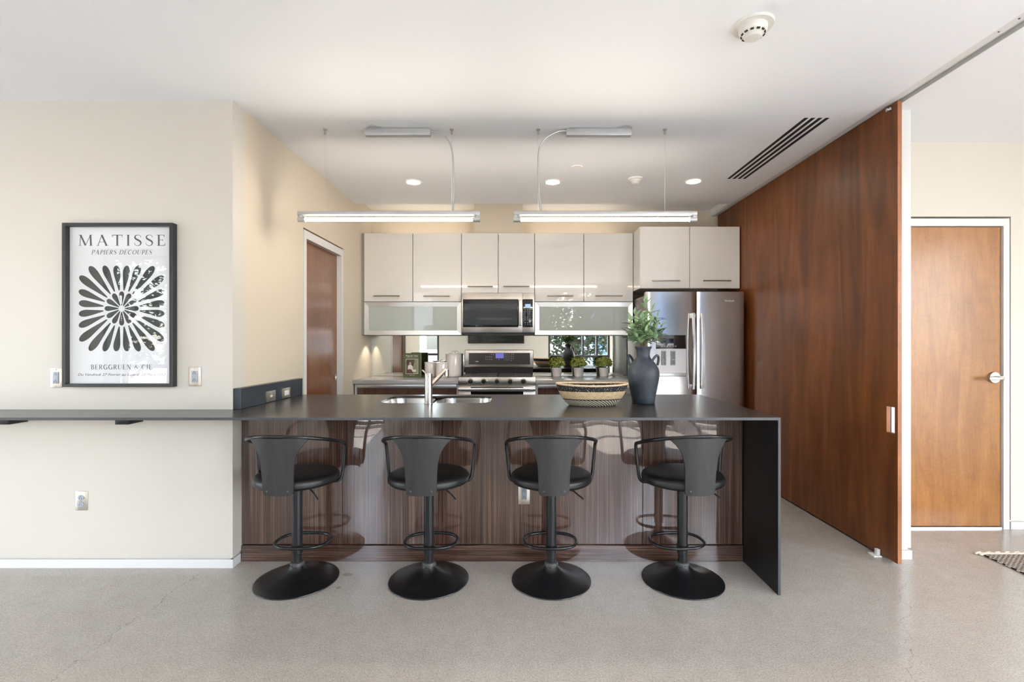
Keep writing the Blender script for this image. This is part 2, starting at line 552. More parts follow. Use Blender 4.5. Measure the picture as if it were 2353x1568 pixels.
m.box(2.24, 2.357, 2.906, RW + .2, .066, CEIL)
m.box(2.25, 2.345, 2.918, RW + .2, 0, .066)
struct('wall_pocket', m, M['trim'], 'white wall end behind the edge of the large sliding panel', 'wall')
HY = 3.372
m = MB()
m.box(2.357, 2.40, HY, HY + .15, 0, CEIL)
m.box(3.432, XR, HY, HY + .15, .062, CEIL)
m.box(3.432, XR, HY + .012, HY + .15, 0, .062)
m.box(2.40, 3.432, HY, HY + .15, 2.181, CEIL)
m.box(2.40, 3.432, HY + .10, HY + .15, 0, 2.181)
struct('wall_hall', m, M['hall_wall'], 'cream hall wall around the honey coloured door', 'wall')

def wall_run(name, axis, a, b, t0, t1, opens, label):
    m = MB()
    def bx(u0, u1, z0, z1):
        if u1 - u0 < .002 or z1 - z0 < .002: return
        if axis == 'x': m.box(u0, u1, t0, t1, z0, z1)
        else: m.box(t0, t1, u0, u1, z0, z1)
    cur = a
    for (u0, u1, z0, z1) in sorted(opens):
        bx(cur, u0, 0, CEIL); bx(u0, u1, 0, z0); bx(u0, u1, z1, CEIL); cur = u1
    bx(cur, b, 0, CEIL)
    return struct(name, m, M['wall'], label, 'wall')
W_S = [(-6.2, -5.2, .06, 2.6), (-2.62, -2.05, .06, 2.6), (.76, 2.35, .06, 2.6), (2.65, 3.98, .06, 2.6)]
W_L = [(.2, 2.0, .06, 2.6)]
W_R = [(-1.0, .75, .06, 2.6)]  # unseen window, added and widened to brighten the hall
wall_run('wall_street', 'x', XL - .2, XR + .2, YB - .2, YB, W_S, 'beige window wall mirrored in the kitchen backsplash')
wall_run('wall_outer', 'y', YB, PW + .12, XL - .2, XL, W_L, 'beige outer wall beyond the left end of the room')
wall_run('wall_end', 'y', YB, HY + .15, XR, XR + .2, W_R, 'beige end wall beyond the hall')

WLAB = ['wide window lighting the left end of the room', 'narrow window mirrored above the green cookbook',
        'tall tree-filled window mirrored behind the dark vase', 'tall window mirrored in the steel fridge door',
        'wide window in the outer left wall', 'unseen window added in the end wall to light the hall']
def window(i, axis, u0, u1, z0, z1, t, mull, trans):
    m = MB(); g = MB()
    w, dpt = .055, .06
    def bx(mb, a, b, c, d, dp=dpt):
        if axis == 'x': mb.box(a, b, t - dp / 2, t + dp / 2, c, d)
        else: mb.box(t - dp / 2, t + dp / 2, a, b, c, d)
    bx(m, u0, u0 + w, z0, z1); bx(m, u1 - w, u1, z0, z1)
    bx(m, u0 + w, u1 - w, z0, z0 + w); bx(m, u0 + w, u1 - w, z1 - w, z1)
    for q in mull: bx(m, q - .025, q + .025, z0 + w, z1 - w, .058)
    for q in trans: bx(m, u0 + w, u1 - w, q - .03, q + .03, .056)
    bx(g, u0 + w, u1 - w, z0 + w, z1 - w, .006)
    o = struct('window_%d' % i, m, M['dark_frame'], WLAB[i - 1], 'window')
    g.build('pane', M['window_glass'], o, False)
    # portal: only tells the renderer where daylight enters
    L = bpy.data.lights.new('daylight_portal', 'AREA'); L.shape = 'RECTANGLE'
    L.size = u1 - u0; L.size_y = z1 - z0
    L.cycles.is_portal = True
    lo = bpy.data.objects.new('daylight_portal', L); C.objects.link(lo)
    zc = (z0 + z1) / 2
    if axis == 'x':
        lo.location = ((u0 + u1) / 2, t - .10, zc); lo.rotation_euler = (R(90), 0, R(180))
    elif t < 0:
        lo.location = (t - .10, (u0 + u1) / 2, zc); lo.rotation_euler = (R(90), 0, R(90))
    else:
        lo.location = (t + .10, (u0 + u1) / 2, zc); lo.rotation_euler = (R(90), 0, R(-90))
    d = Vector((0, 0, -1)); d.rotate(lo.rotation_euler)
    inw = Vector((0, 1, 0)) if axis == 'x' else Vector((1 if t < 0 else -1, 0, 0))
    if d.dot(inw) < 0:
        lo.rotation_euler.z += PI
k = 0
MUL = [[-5.9], [], [1.66, 2.02], [3.33], [1.1], []]
TRN = [[.95], [1.0], [.95], [.95], [.95], [.95]]
for (u0, u1, z0, z1) in W_S:
    k += 1; window(k, 'x', u0, u1, z0, z1, YB - .1, MUL[k - 1], TRN[k - 1])
for (u0, u1, z0, z1) in W_L:
    k += 1; window(k, 'y', u0, u1, z0, z1, XL - .1, MUL[k - 1], TRN[k - 1])
for (u0, u1, z0, z1) in W_R:
    k += 1; window(k, 'y', u0, u1, z0, z1, XR + .1, MUL[k - 1], TRN[k - 1])

# baseboards (flush, with the shadow groove left in the walls)
m = MB()
m.box(XL, LW, PW - .002, PW + .012, 0, .050)
struct('baseboard_poster', m, M['trim'], 'low white baseboard under the poster wall', 'baseboard')
m = MB(); m.box(LW - .012, LW + .002, PW - .0015, 2.868, 0, .050)
struct('baseboard_return', m, M['trim'], 'short white baseboard on the wall return beside the bar', 'baseboard')
m = MB(); m.box(2.243, 2.360, 2.900, 2.918, 0, .052); m.box(2.345, 2.360, 2.918, HY, 0, .052)
struct('baseboard_pocket', m, M['trim'], 'white baseboard around the wall end by the sliding panel', 'baseboard')
m = MB(); m.box(3.432, XR, HY - .002, HY + .012, 0, .050)
struct('baseboard_hall', m, M['trim'], 'white baseboard on the hall wall right of the door', 'baseboard')

# door 1: brown door in the kitchen side wall
d1 = thing('door_1', 'narrow chestnut brown door in the tan kitchen side wall', 'door', (LW, 4.13, 0), kind='structure')
m = MB()
fa, fb, ft = D1a, D1b, D1z
w = .046
m.box(LW - .10, LW + .001, fa, fa + w, 0, ft); m.box(LW - .10, LW + .001, fb - w, fb, 0, ft)
m.box(LW - .10, LW + .001, fa + w, fb - w, ft - .062, ft)
m.build('door_frame', M['trim'], d1, False)
m = MB(); m.box(LW - .085, LW - .045, fa + w, fb - w, .008, ft - .062)
m.build('door_leaf', M['door_left'], d1, False)
m = MB()
px, pz = LW - .045, .985
m.lathe([(.0, 0), (.017, 0), (.021, .003), (.021, .006), (.016, .006), (.013, .001), (0, .001)], (0, 0, 0), 28, 1, 1.5, False)
m.xform(Matrix.Translation((px, fb - w - .045, pz)) @ Matrix.Rotation(R(90), 4, 'Y') @ Matrix.Rotation(R(90), 4, 'Z'))
m.build('finger_pull', M['nickel'], d1)

# door 2: hall door
d2 = thing('door_2', 'honey brown flush door with lever handle at the end of the hall', 'door', (2.92, HY, 0), kind='structure')
m = MB()
m.box(2.41, 2.463, HY - .004, HY + .10, 0, 2.166); m.box(3.378, 3.418, HY - .004, HY + .10, 0, 2.166)
m.box(2.463, 3.378, HY - .004, HY + .10, 2.114, 2.166)
m.build('door_frame', M['trim'], d2, False)
m = MB(); m.box(2.466, 3.375, HY + .012, HY + .055, .015, 2.111, .002, 1)
m.build('door_leaf', M['door_hall'], d2, False)
m = MB(); m.box(2.466, 3.375, HY + .003, HY + .06, 0, .012)
m.build('threshold', M['alu'], d2, False)
hx, hz = 3.320, 1.057
m = MB()
m.cyl((hx, HY + .012, hz), (hx, HY - .004, hz), .040, .037, 36)
m.cyl((hx, HY - .004, hz), (hx, HY - .045, hz), .012)
m.box(hx - .092, hx + .012, HY - .060, HY - .046, hz - .013, hz + .008, .004, 3)
m.cyl((hx + .055, HY + .008, hz), (hx + .055, HY - .006, hz), .012)
m.build('lever_handle', M['nickel'], d2)

# door 3: big sliding panel with a cut-out pull
d3 = thing('door_3', 'huge red-brown wooden sliding panel with a rectangular cut-out pull', 'door', (2.2, 4.07, 0), kind='structure')
DX0, DX1, DY0, DY1, DZ0, DZ1 = 2.200, 2.224, 2.806, 5.34, .014, 2.706
ha, hb, hz0, hz1 = 2.829, 2.894, .767, .921
m = MB()
m.box(DX0, DX1, DY0 + .004, ha, DZ0, DZ1); m.box(DX0, DX1, hb, DY1, DZ0, DZ1)
m.box(DX0, DX1, ha, hb, DZ0, hz0); m.box(DX0, DX1, ha, hb, hz1, DZ1)
m.build('panel', M['door_brown'], d3, False)
m = MB(); m.box(DX0 + .0005, DX1 - .0005, DY0, DY0 + .004, DZ0, DZ1)
m.build('edge_band', M['edge_wood'], d3, False)
m = MB()
m.box(DX0 + .0005, DX1 - .0005, hb - .002, hb + .0005, hz0, hz1)
m.build('pull_lining', M['edge_wood'], d3, False)
m = MB()
m.box(2.185, 2.199, 2.845, 2.88, 2.672, 2.69, .003); m.cyl((2.176, 2.862, 2.681), (2.19, 2.862, 2.681), .008)
m.build('roller_bracket', M['alu'], d3)
m = MB()
m.box(2.154, 2.198, YB, 5.40, 2.7095, 2.7215)
t = struct('trim_1', m, M['trim'], 'long white ceiling track above the sliding wooden panel', 'track')
for yy in (2.10, 2.19):
    m = MB(); m.cyl((2.174, yy, 2.7095), (2.174, yy, 2.7075), .004, n=12)
    m.build('screw', M['outlet_slot'], t)
m = MB(); m.box(2.2290, 2.2348, YB, 5.40, 2.699, 2.7215)  # even grey strip on the hall side of the track slot
struct('trim_2', m, M['track_grey'], 'thin grey strip along the ceiling track beside the hall ceiling', 'track')
g = thing('floor_guide', 'small white guide block on the floor under the sliding wooden panel', 'door guide', (2.185, 2.95, 0))
m = MB()
m.box(2.150, 2.1985, 2.925, 2.985, 0, .008, .002); m.box(2.180, 2.1985, 2.94, 2.965, .008, .042, .002)
m.build('bracket', M['white_plastic'], g)

# ------------------------------------------------------------------ things
def rrect(x0, x1, y0, y1, r, n=8):
    p = []
    for cx, cy, a0 in ((x1 - r, y0 + r, -90), (x1 - r, y1 - r, 0), (x0 + r, y1 - r, 90), (x0 + r, y0 + r, 180)):
        for i in range(n + 1):
            a = R(a0 + 90 * i / n)
            p.append((cx + r * math.cos(a), cy + r * math.sin(a)))
    return p

def holed_slab(mb, outer, holes, z0, z1):
    b = bmesh.new()
    es = []
    for loop in [outer] + holes:
        vs = [b.verts.new((x, y, z1)) for x, y in loop]
        for i in range(len(vs)):
            es.append(b.edges.new((vs[i], vs[(i + 1) % len(vs)])))
    bmesh.ops.triangle_fill(b, use_beauty=True, edges=es)
    top = list(b.faces)
    r = bmesh.ops.extrude_face_region(b, geom=top)
    for v in r['geom']:
        if isinstance(v, bmesh.types.BMVert): v.co.z = z0
    mb.bm(b)

# island cabinet
TOP = .915
IX0, IX1 = -1.646, 1.333
isl = thing('island_cabinet', 'bar cabinet clad in glossy striped dark wood behind the stools', 'cabinet', (-.15, 3.2, 0))
m = MB()
m.box(IX0, IX1 - .001, 2.893, 2.913, .10, .899); m.box(IX0, IX1 - .001, 3.53, 3.55, .10, .899)
m.box(IX0, IX0 + .02, 2.913, 3.53, 0, .899); m.box(IX1 - .021, IX1 - .001, 2.913, 3.53, 0, .899)
m.box(IX0 + .02, IX1 - .021, 2.95, 3.48, .08, .10)
m.build('carcass', M['matte_black'], isl, False)
edges = [IX0, -1.049, -.455, .142, .738, IX1 - .001]
for i in range(5):
    m = MB(); m.box(edges[i] + .0012, edges[i + 1] - .0012, 2.875, 2.893, .101, .899, .001, 1)
    m.build('front_panel', M['macassar'], isl, False)
for a, b in ((IX0, -1.084), (-1.082, IX1 - .001)):
    m = MB(); m.box(a, b, 2.870, 2.893, .0, .096, .0012, 1)
    m.build('toe_board', M['macassar_h'], isl, False)

ct = thing('island_countertop', 'thin dark slate bar top with waterfall end, running on as a wall ledge', 'countertop', (-.15, 3.0, .9))
m = MB()
holed_slab(m, [(XL + .02, 2.486), (1.347, 2.486), (1.347, 3.594), (LW + .002, 3.594), (LW + .002, 2.789), (XL + .02, 2.789)],
           [rrect(-.905, -.185, 3.085, 3.497, .10)], .901, TOP)
m.build('slab', M['slate'], ct, False)
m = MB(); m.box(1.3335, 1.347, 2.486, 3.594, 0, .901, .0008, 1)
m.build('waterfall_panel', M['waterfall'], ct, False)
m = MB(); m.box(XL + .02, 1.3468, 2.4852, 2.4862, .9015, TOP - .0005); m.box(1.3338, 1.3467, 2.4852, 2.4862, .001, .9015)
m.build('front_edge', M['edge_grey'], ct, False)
for a in (-2.907, -2.243, -4.2):
    br = thing('shelf_bracket', {-2.907: 'dark bracket under the wall ledge at the left edge of the photo', -2.243: 'dark steel bracket under the wall ledge below the poster', -4.2: 'dark bracket under the far end of the wall ledge'}[a], 'bracket', (a + .04, 2.74, .85), 'brackets under the wall ledge')
    m = MB(); m.box(a, a + .077, 2.685, 2.7895, .845, .9005, .002)
    m.build('arm', M['pole_metal'], br)

sp = thing('splash_upstand', 'blue-black upstand block along the tan wall at the bar end', 'backsplash', (-1.626, 3.2, TOP))
m = MB(); m.box(LW + .002, -1.606, 2.792, 3.594, TOP + .0005, 1.036, .0015, 1)
m.build('block', M['splash'], sp)

# sink
sk = thing('undermount_sink', 'stainless double bowl sink set into the dark bar top', 'sink', (-.545, 3.29, .70))
def bowl(x0, x1, y0, y1, r):
    m = MB()
    loops = []
    for (ins, z) in ((0, .9005), (0, .893), (.006, .86), (.012, .75), (.035, .715), (.09, .705)):
        loops.append([(x, y, z) for x, y in rrect(x0 + ins, x1 - ins, y0 + ins, y1 - ins, max(.02, r - ins * .5))])
    n = len(loops[0]); v = []; f = []
    for L_ in loops: v += L_
    for i in range(len(loops) - 1):
        for k in range(n):
            l = (k + 1) % n
            f.append((i * n + k, i * n + l, (i + 1) * n + l, (i + 1) * n + k))
    f.append(tuple((len(loops) - 1) * n + k for k in range(n)))
    m.raw(v, f)
    o = m.build('bowl', M['sink_steel'], sk, True, 60)
    m = MB(); m.lathe([(0, .008), (.03, .008), (.042, .006), (.044, 0)], ((x0 + x1) / 2, (y0 + y1) / 2, .7045), 28, close=False)
    m.build('drain', M['steel'], o)
bowl(-.905, -.585, 3.085, 3.497, .10)
bowl(-.545, -.185, 3.085, 3.497, .10)
m = MB(); m.box(-.584, -.546, 3.10, 3.48, .868, .892, .006)
m.build('divider', M['sink_steel'], sk)

# faucet
fx, fy = -.568, 3.045
fc = thing('kitchen_faucet', 'brushed steel single-lever faucet standing in front of the sink', 'faucet', (fx, fy, TOP))
m = MB(); m.lathe([(.028, 0), (.028, .004), (.0245, .006), (.0245, .158), (.0235, .160), (.0235, .163)], (fx, fy, TOP + .0005), 36)
m.build('column', M['steel'], fc)
m = MB(); m.lathe([(.0245, .163), (.0245, .187), (.023, .191), (0, .191)], (fx, fy, TOP + .0005), 36, close=False)
m.build('valve_cap', M['steel'], fc)
m = MB(); m.cyl((fx - .012, fy, 1.098), (fx - .042, fy + .012, 1.128), .0042, .0042, 14)
m.build('lever', M['steel'], fc)
m = MB(); m.cyl((fx + .015, fy + .01, 1.035), (fx + .082, fy + .155, 1.118), .0135, .0135, 24)
o = m.build('spout', M['nickel'], fc)
m = MB(); m.lathe([(.017, -.034), (.021, -.032), (.021, .010), (.017, .014)], (fx + .084, fy + .160, 1.112), 28)
m.build('spray_head', M['steel'], o)

# ---- stools
def spline(pts, n=8):
    pts = [Vector(p) for p in pts]
    out = []
    for i in range(len(pts) - 1):
        p0 = pts[max(i - 1, 0)]; p1 = pts[i]; p2 = pts[i + 1]; p3 = pts[min(i + 2, len(pts) - 1)]
        for k in range(n):
            t = k / n
            out.append(.5 * ((2 * p1) + (p2 - p0) * t + (2 * p0 - 5 * p1 + 4 * p2 - p3) * t * t + (3 * p1 - p0 - 3 * p2 + p3) * t ** 3))
    out.append(pts[-1])
    return out

def make_stool():
    t = thing('bar_stool', 'x', 'bar stool', (0, 0, 0), 'swivel stools along the bar')
    m = MB()
    m.lathe([(.0, .0), (.214, 0), (.217, .003), (.216, .007), (.205, .012), (.17, .020), (.135, .029), (.10, .040), (.072, .052), (.052, .064), (.041, .076), (.036, .086), (0, .086)], n=72, close=False)
    m.build('base', M['black_metal'], t, True, 50)
    m = MB()
    m.lathe([(.030, .078), (.036, .080), (.0365, .092), (.034, .100), (.028, .102)], n=36)
    for k in range(14):
        a = 2 * PI * k / 14
        m.box(-.003, .003, .034, .0385, .083, .093)
        m.xform(Matrix.Rotation(a, 4, 'Z'), len(m.v) - 8)
    m.build('collar', M['grate'], t)
    m = MB(); m.cyl((0, 0, .09), (0, 0, .155), .0235, n=32)
    m.build('piston', M['pole_metal'], t)
    m = MB(); m.lathe([(.0255, .148), (.0275, .150), (.0275, .51), (.024, .512)], n=36)
    m.build('pole', M['pole_metal'], t)
    # footrest: flattened loop clamped at the pole
    m = MB()
    pts = []
    for k in range(48):
        a = 2 * PI * k / 48
        cx, sy = math.cos(a), math.sin(a)
        x = .147 * math.copysign(abs(cx) ** .8, cx); y = .078 + .112 * math.copysign(abs(sy) ** .85, sy)
        pts.append((x, y, .184))
    m.tube(pts, .0085, 12, True)
    m.lathe([(.027, .174), (.031, .177), (.031, .192), (.027, .195)], n=28)
    m.build('footrest', M['black_rail'], t)
    # seat
    m = MB()
    prof = [(0, .538), (.188, .538), (.203, .543), (.211, .552), (.2125, .560), (.2115, .566), (.2125, .571), (.208, .582), (.196, .592), (.17, .597), (.10, .599), (0, .599)]
    m.lathe(prof, (0, .0, 0), 64, 1.04, .985, False)
    m.build('seat', M['leather'], t, True, 60)
    m = MB(); m.lathe([(.0, .512), (.07, .512), (.085, .520), (.16, .530), (.165, .5385), (0, .5385)], n=40, close=False)
    m.build('seat_plate', M['black'], t)
    # backrest: bent plywood, wide at the rail and narrow at the seat
    zs = [(.528, .066), (.533, .074), (.545, .0775), (.58, .0785), (.613, .0795), (.65, .0815), (.69, .0845), (.722, .0915), (.745, .099), (.765, .110), (.785, .125), (.800, .140), (.815, .158), (.822, .166)]
    v = []; f = []; n = 14
    for layer in (0, 1):
        for (z, hw) in zs:
            rad = .2235 + .024 * (z - .53) / .29 - layer * .010
            for i in range(n + 1):
                u = -1 + 2 * i / n
                th = math.asin(min(.97, hw / rad)) * u
                v.append((rad * math.sin(th), -rad * math.cos(th), z))
    row = n + 1; L_ = len(zs) * row
    for j in range(len(zs) - 1):
        for i in range(n):
            q = (j * row + i, j * row + i + 1, (j + 1) * row + i + 1, (j + 1) * row + i)
            f.append(q); f.append(tuple(L_ + k for k in reversed(q)))
    for j in range(len(zs) - 1):
        for i in (0, n):
            f.append((j * row + i, (j + 1) * row + i, L_ + (j + 1) * row + i, L_ + j * row + i))
    for j in (0, len(zs) - 1):
        for i in range(n):
            f.append((j * row + i, j * row + i + 1, L_ + j * row + i + 1, L_ + j * row + i))
    m = MB().raw(v, f)
    bk = m.build('backrest', M['stool_wood'], t, True, 40)
    for s in (-1, 1):
        m = MB()
        x = .052 * s; y = -math.sqrt(.2235 ** 2 - .052 ** 2) - .001
        m.lathe([(.0055, 0), (.0055, .002), (.003, .004), (0, .004)], n=14, close=False)
        m.xform(Matrix.Translation((x, y + .0005, .552)) @ Matrix.Rotation(R(90), 4, 'X'))
        m.build('screw', M['grate'], bk)
    # arm rail: one bent tube, round the back, forward, down and under the seat
    half = []
    for a in range(0, 92, 8):
        th = R(a)
        z = .831 - .078 * (math.sin(th / 2) ** 2) * 2 * .95
        half.append((.243 * math.sin(th), -.240 * math.cos(th), z))
    half += [(.247, .022, .750), (.248, .038, .742), (.246, .046, .722), (.240, .047, .66), (.233, .044, .585), (.228, .040, .555), (.214, .034, .537), (.18, .030, .533), (.12, .022, .533)]
    right = spline(half, 5)
    left = [Vector((-p.x, p.y, p.z)) for p in reversed(right)]
    m = MB(); m.tube(left + right[1:], .0092, 12)
    m.build('arm_rail', M['black_rail'], t, True, 60)
    m = MB(); m.tube([(.05, -.02, .520), (.11, -.075, .512), (.145, -.105, .490), (.16, -.118, .480)], .0045, 10)
    m.build('height_lever', M['pole_metal'], t)
    return t
stool = make_stool()
SP = [(-1.214, 2.650, 0, 'black swivel bar stool nearest the poster wall, first in the row'),
      (-.492, 2.650, 0, 'black swivel bar stool in front of the faucet, second in the row'),
      (.178, 2.650, 0, 'black swivel bar stool hiding the outlet, below the woven basket'),
      (.897, 2.650, R(5), 'black swivel bar stool nearest the dark waterfall end of the bar')]
for i, (x, y, a, lab) in enumerate(SP):
    if i == 0:
        stool.location = (x, y, 0); stool.rotation_euler = (0, 0, a); stool['label'] = lab
    else:
        dup(stool, (x, y, 0), a, lab)

# ---- outlets
def plate_xz(name, label, x0, x1, z0, z1, y, kind, group):
    t = thing(name, label, 'outlet', ((x0 + x1) / 2, y, (z0 + z1) / 2), group)
    m = MB(); m.box(x0, x1, y - .004, y, z0, z1, .0025)
    m.build('cover_plate', M['plate'] if kind != 'white' else M['offwhite_plastic'], t)
    xc, zc = (x0 + x1) / 2, (z0 + z1) / 2
    if kind == 'duplex':
        for s in (-1, 1):
            m = MB(); m.lathe([(.0165, 0), (.0165, .004), (.015, .0055), (0, .0055)], n=28, sy=.85, close=False)
            m.xform(Matrix.Translation((xc, y - .0035, zc + s * .0195)) @ Matrix.Rotation(R(90), 4, 'X'))
            o = m.build('receptacle', M['grey_plastic'], t)
            m = MB()
            for dx in (-.006, .006): m.box(xc + dx - .001, xc + dx + .001, y - .0094, y - .0088, zc + s * .0195 - .007, zc + s * .0195 + .001)
            m.box(xc - .002, xc + .002, y - .0094, y - .0088, zc + s * .0195 + .004, zc + s * .0195 + .008)
            m.build('socket_print', M['outlet_slot'], o, False)
    else:
        m = MB(); m.box(xc - .0165, xc + .0165, y - .009, y - .003, zc - .0335, zc + .0335, .002)
        o = m.build('receptacle', M['grey_plastic'] if kind != 'white' else M['white_plastic'], t)
        for s in (-1, 1):
            m = MB()
            for dx in (-.006, .006): m.box(xc + dx - .001, xc + dx + .001, y - .0096, y - .009, zc + s * .021 - .006, zc + s * .021 + .003)
            m.box(xc - .002, xc + .002, y - .0096, y - .009, zc + s * .021 + .005, zc + s * .021 + .009)
            m.build('socket_print', M['outlet_slot'], o, False)
            m = MB(); m.box(xc - .006, xc + .006, y - .0098, y - .0088, zc + s * .0045 - .0025, zc + s * .0045 + .0025, .0006)
            m.build('test_button', M['base_grey'], o)
    for zz in ((zc,) if kind == 'duplex' else (zc - .048, zc + .048)):
        m = MB(); m.cyl((xc, y - .004, zz), (xc, y - .0058, zz), .003, n=12)
        m.build('screw', M['nickel'], t)
plate_xz('wall_outlet', 'steel outlet plate half behind the lower left corner of the poster frame', -2.701, -2.631, 1.041, 1.154, PW, 'gfci', 'wall outlets')
plate_xz('wall_outlet', 'steel outlet plate with grey socket right of the poster', -1.902, -1.832, 1.049, 1.160, PW, 'gfci', 'wall outlets')
plate_xz('wall_outlet', 'steel two-socket outlet low on the wall under the ledge', -2.556, -2.486, .333, .443, PW, 'duplex', 'wall outlets')
plate_xz('wall_outlet', 'outlet on the striped wood bar front, half hidden by a stool', -.003, .066, .340, .465, 2.875, 'gfci', 'wall outlets')
def plate_yz(label, y0, y1, z0, z1, x, sw):
    t = thing('counter_outlet', label, 'switch' if sw else 'outlet', (x, (y0 + y1) / 2, (z0 + z1) / 2), 'plates on the upstand')
    m = MB(); m.box(x, x + .005, y0, y1, z0, z1, .002)
    m.build('cover_plate', M['plate'], t)
    yc, zc = (y0 + y1) / 2, (z0 + z1) / 2
    m = MB()
    if sw: m.box(x + .004, x + .012, yc - .014, yc + .006, zc - .006, zc + .006, .002)
    else: m.box(x + .004, x + .010, yc - .034, yc + .034, zc - .017, zc + .017, .002)
    m.build('toggle' if sw else 'receptacle', M['offwhite_plastic'], t)
plate_yz('square steel switch plate with toggle on the dark upstand', 3.070, 3.186, .921, .989, -1.606, True)
plate_yz('steel plate with white outlet, farther along the dark upstand', 3.276, 3.394, .921, .989, -1.606, False)

# ---- lettering
def text_mesh(name, s, size, mat, parent, origin, ax=(1, 0, 0), ay=(0, 0, 1), shear=0, width=None, depth=.0004, align='LEFT', space=1.0):
    cu = bpy.data.curves.new('lettering', 'FONT')
    cu.body = s; cu.size = size; cu.shear = shear; cu.align_x = align; cu.extrude = depth; cu.space_character = space
    cu.resolution_u = 3
    ob = bpy.data.objects.new('lettering', cu); C.objects.link(ob)
    dg = bpy.context.evaluated_depsgraph_get()
    me = bpy.data.meshes.new_from_object(ob.evaluated_get(dg))
    bpy.data.objects.remove(ob); bpy.data.curves.remove(cu)
    vs = [v.co.copy() for v in me.vertices]
    fs = [tuple(p.vertices) for p in me.polygons]
    bpy.data.meshes.remove(me)
    if width:
        w0 = min(v.x for v in vs); w1 = max(v.x for v in vs)
        k = width / (w1 - w0)
        for v in vs: v.x = (v.x - w0) * k
    ax, ay = Vector(ax), Vector(ay); az = ax.cross(ay); o = Vector(origin)
    m = MB().raw([o + ax * v.x + ay * v.y + az * v.z for v in vs], fs)
    return m.build(name, mat, parent, False)

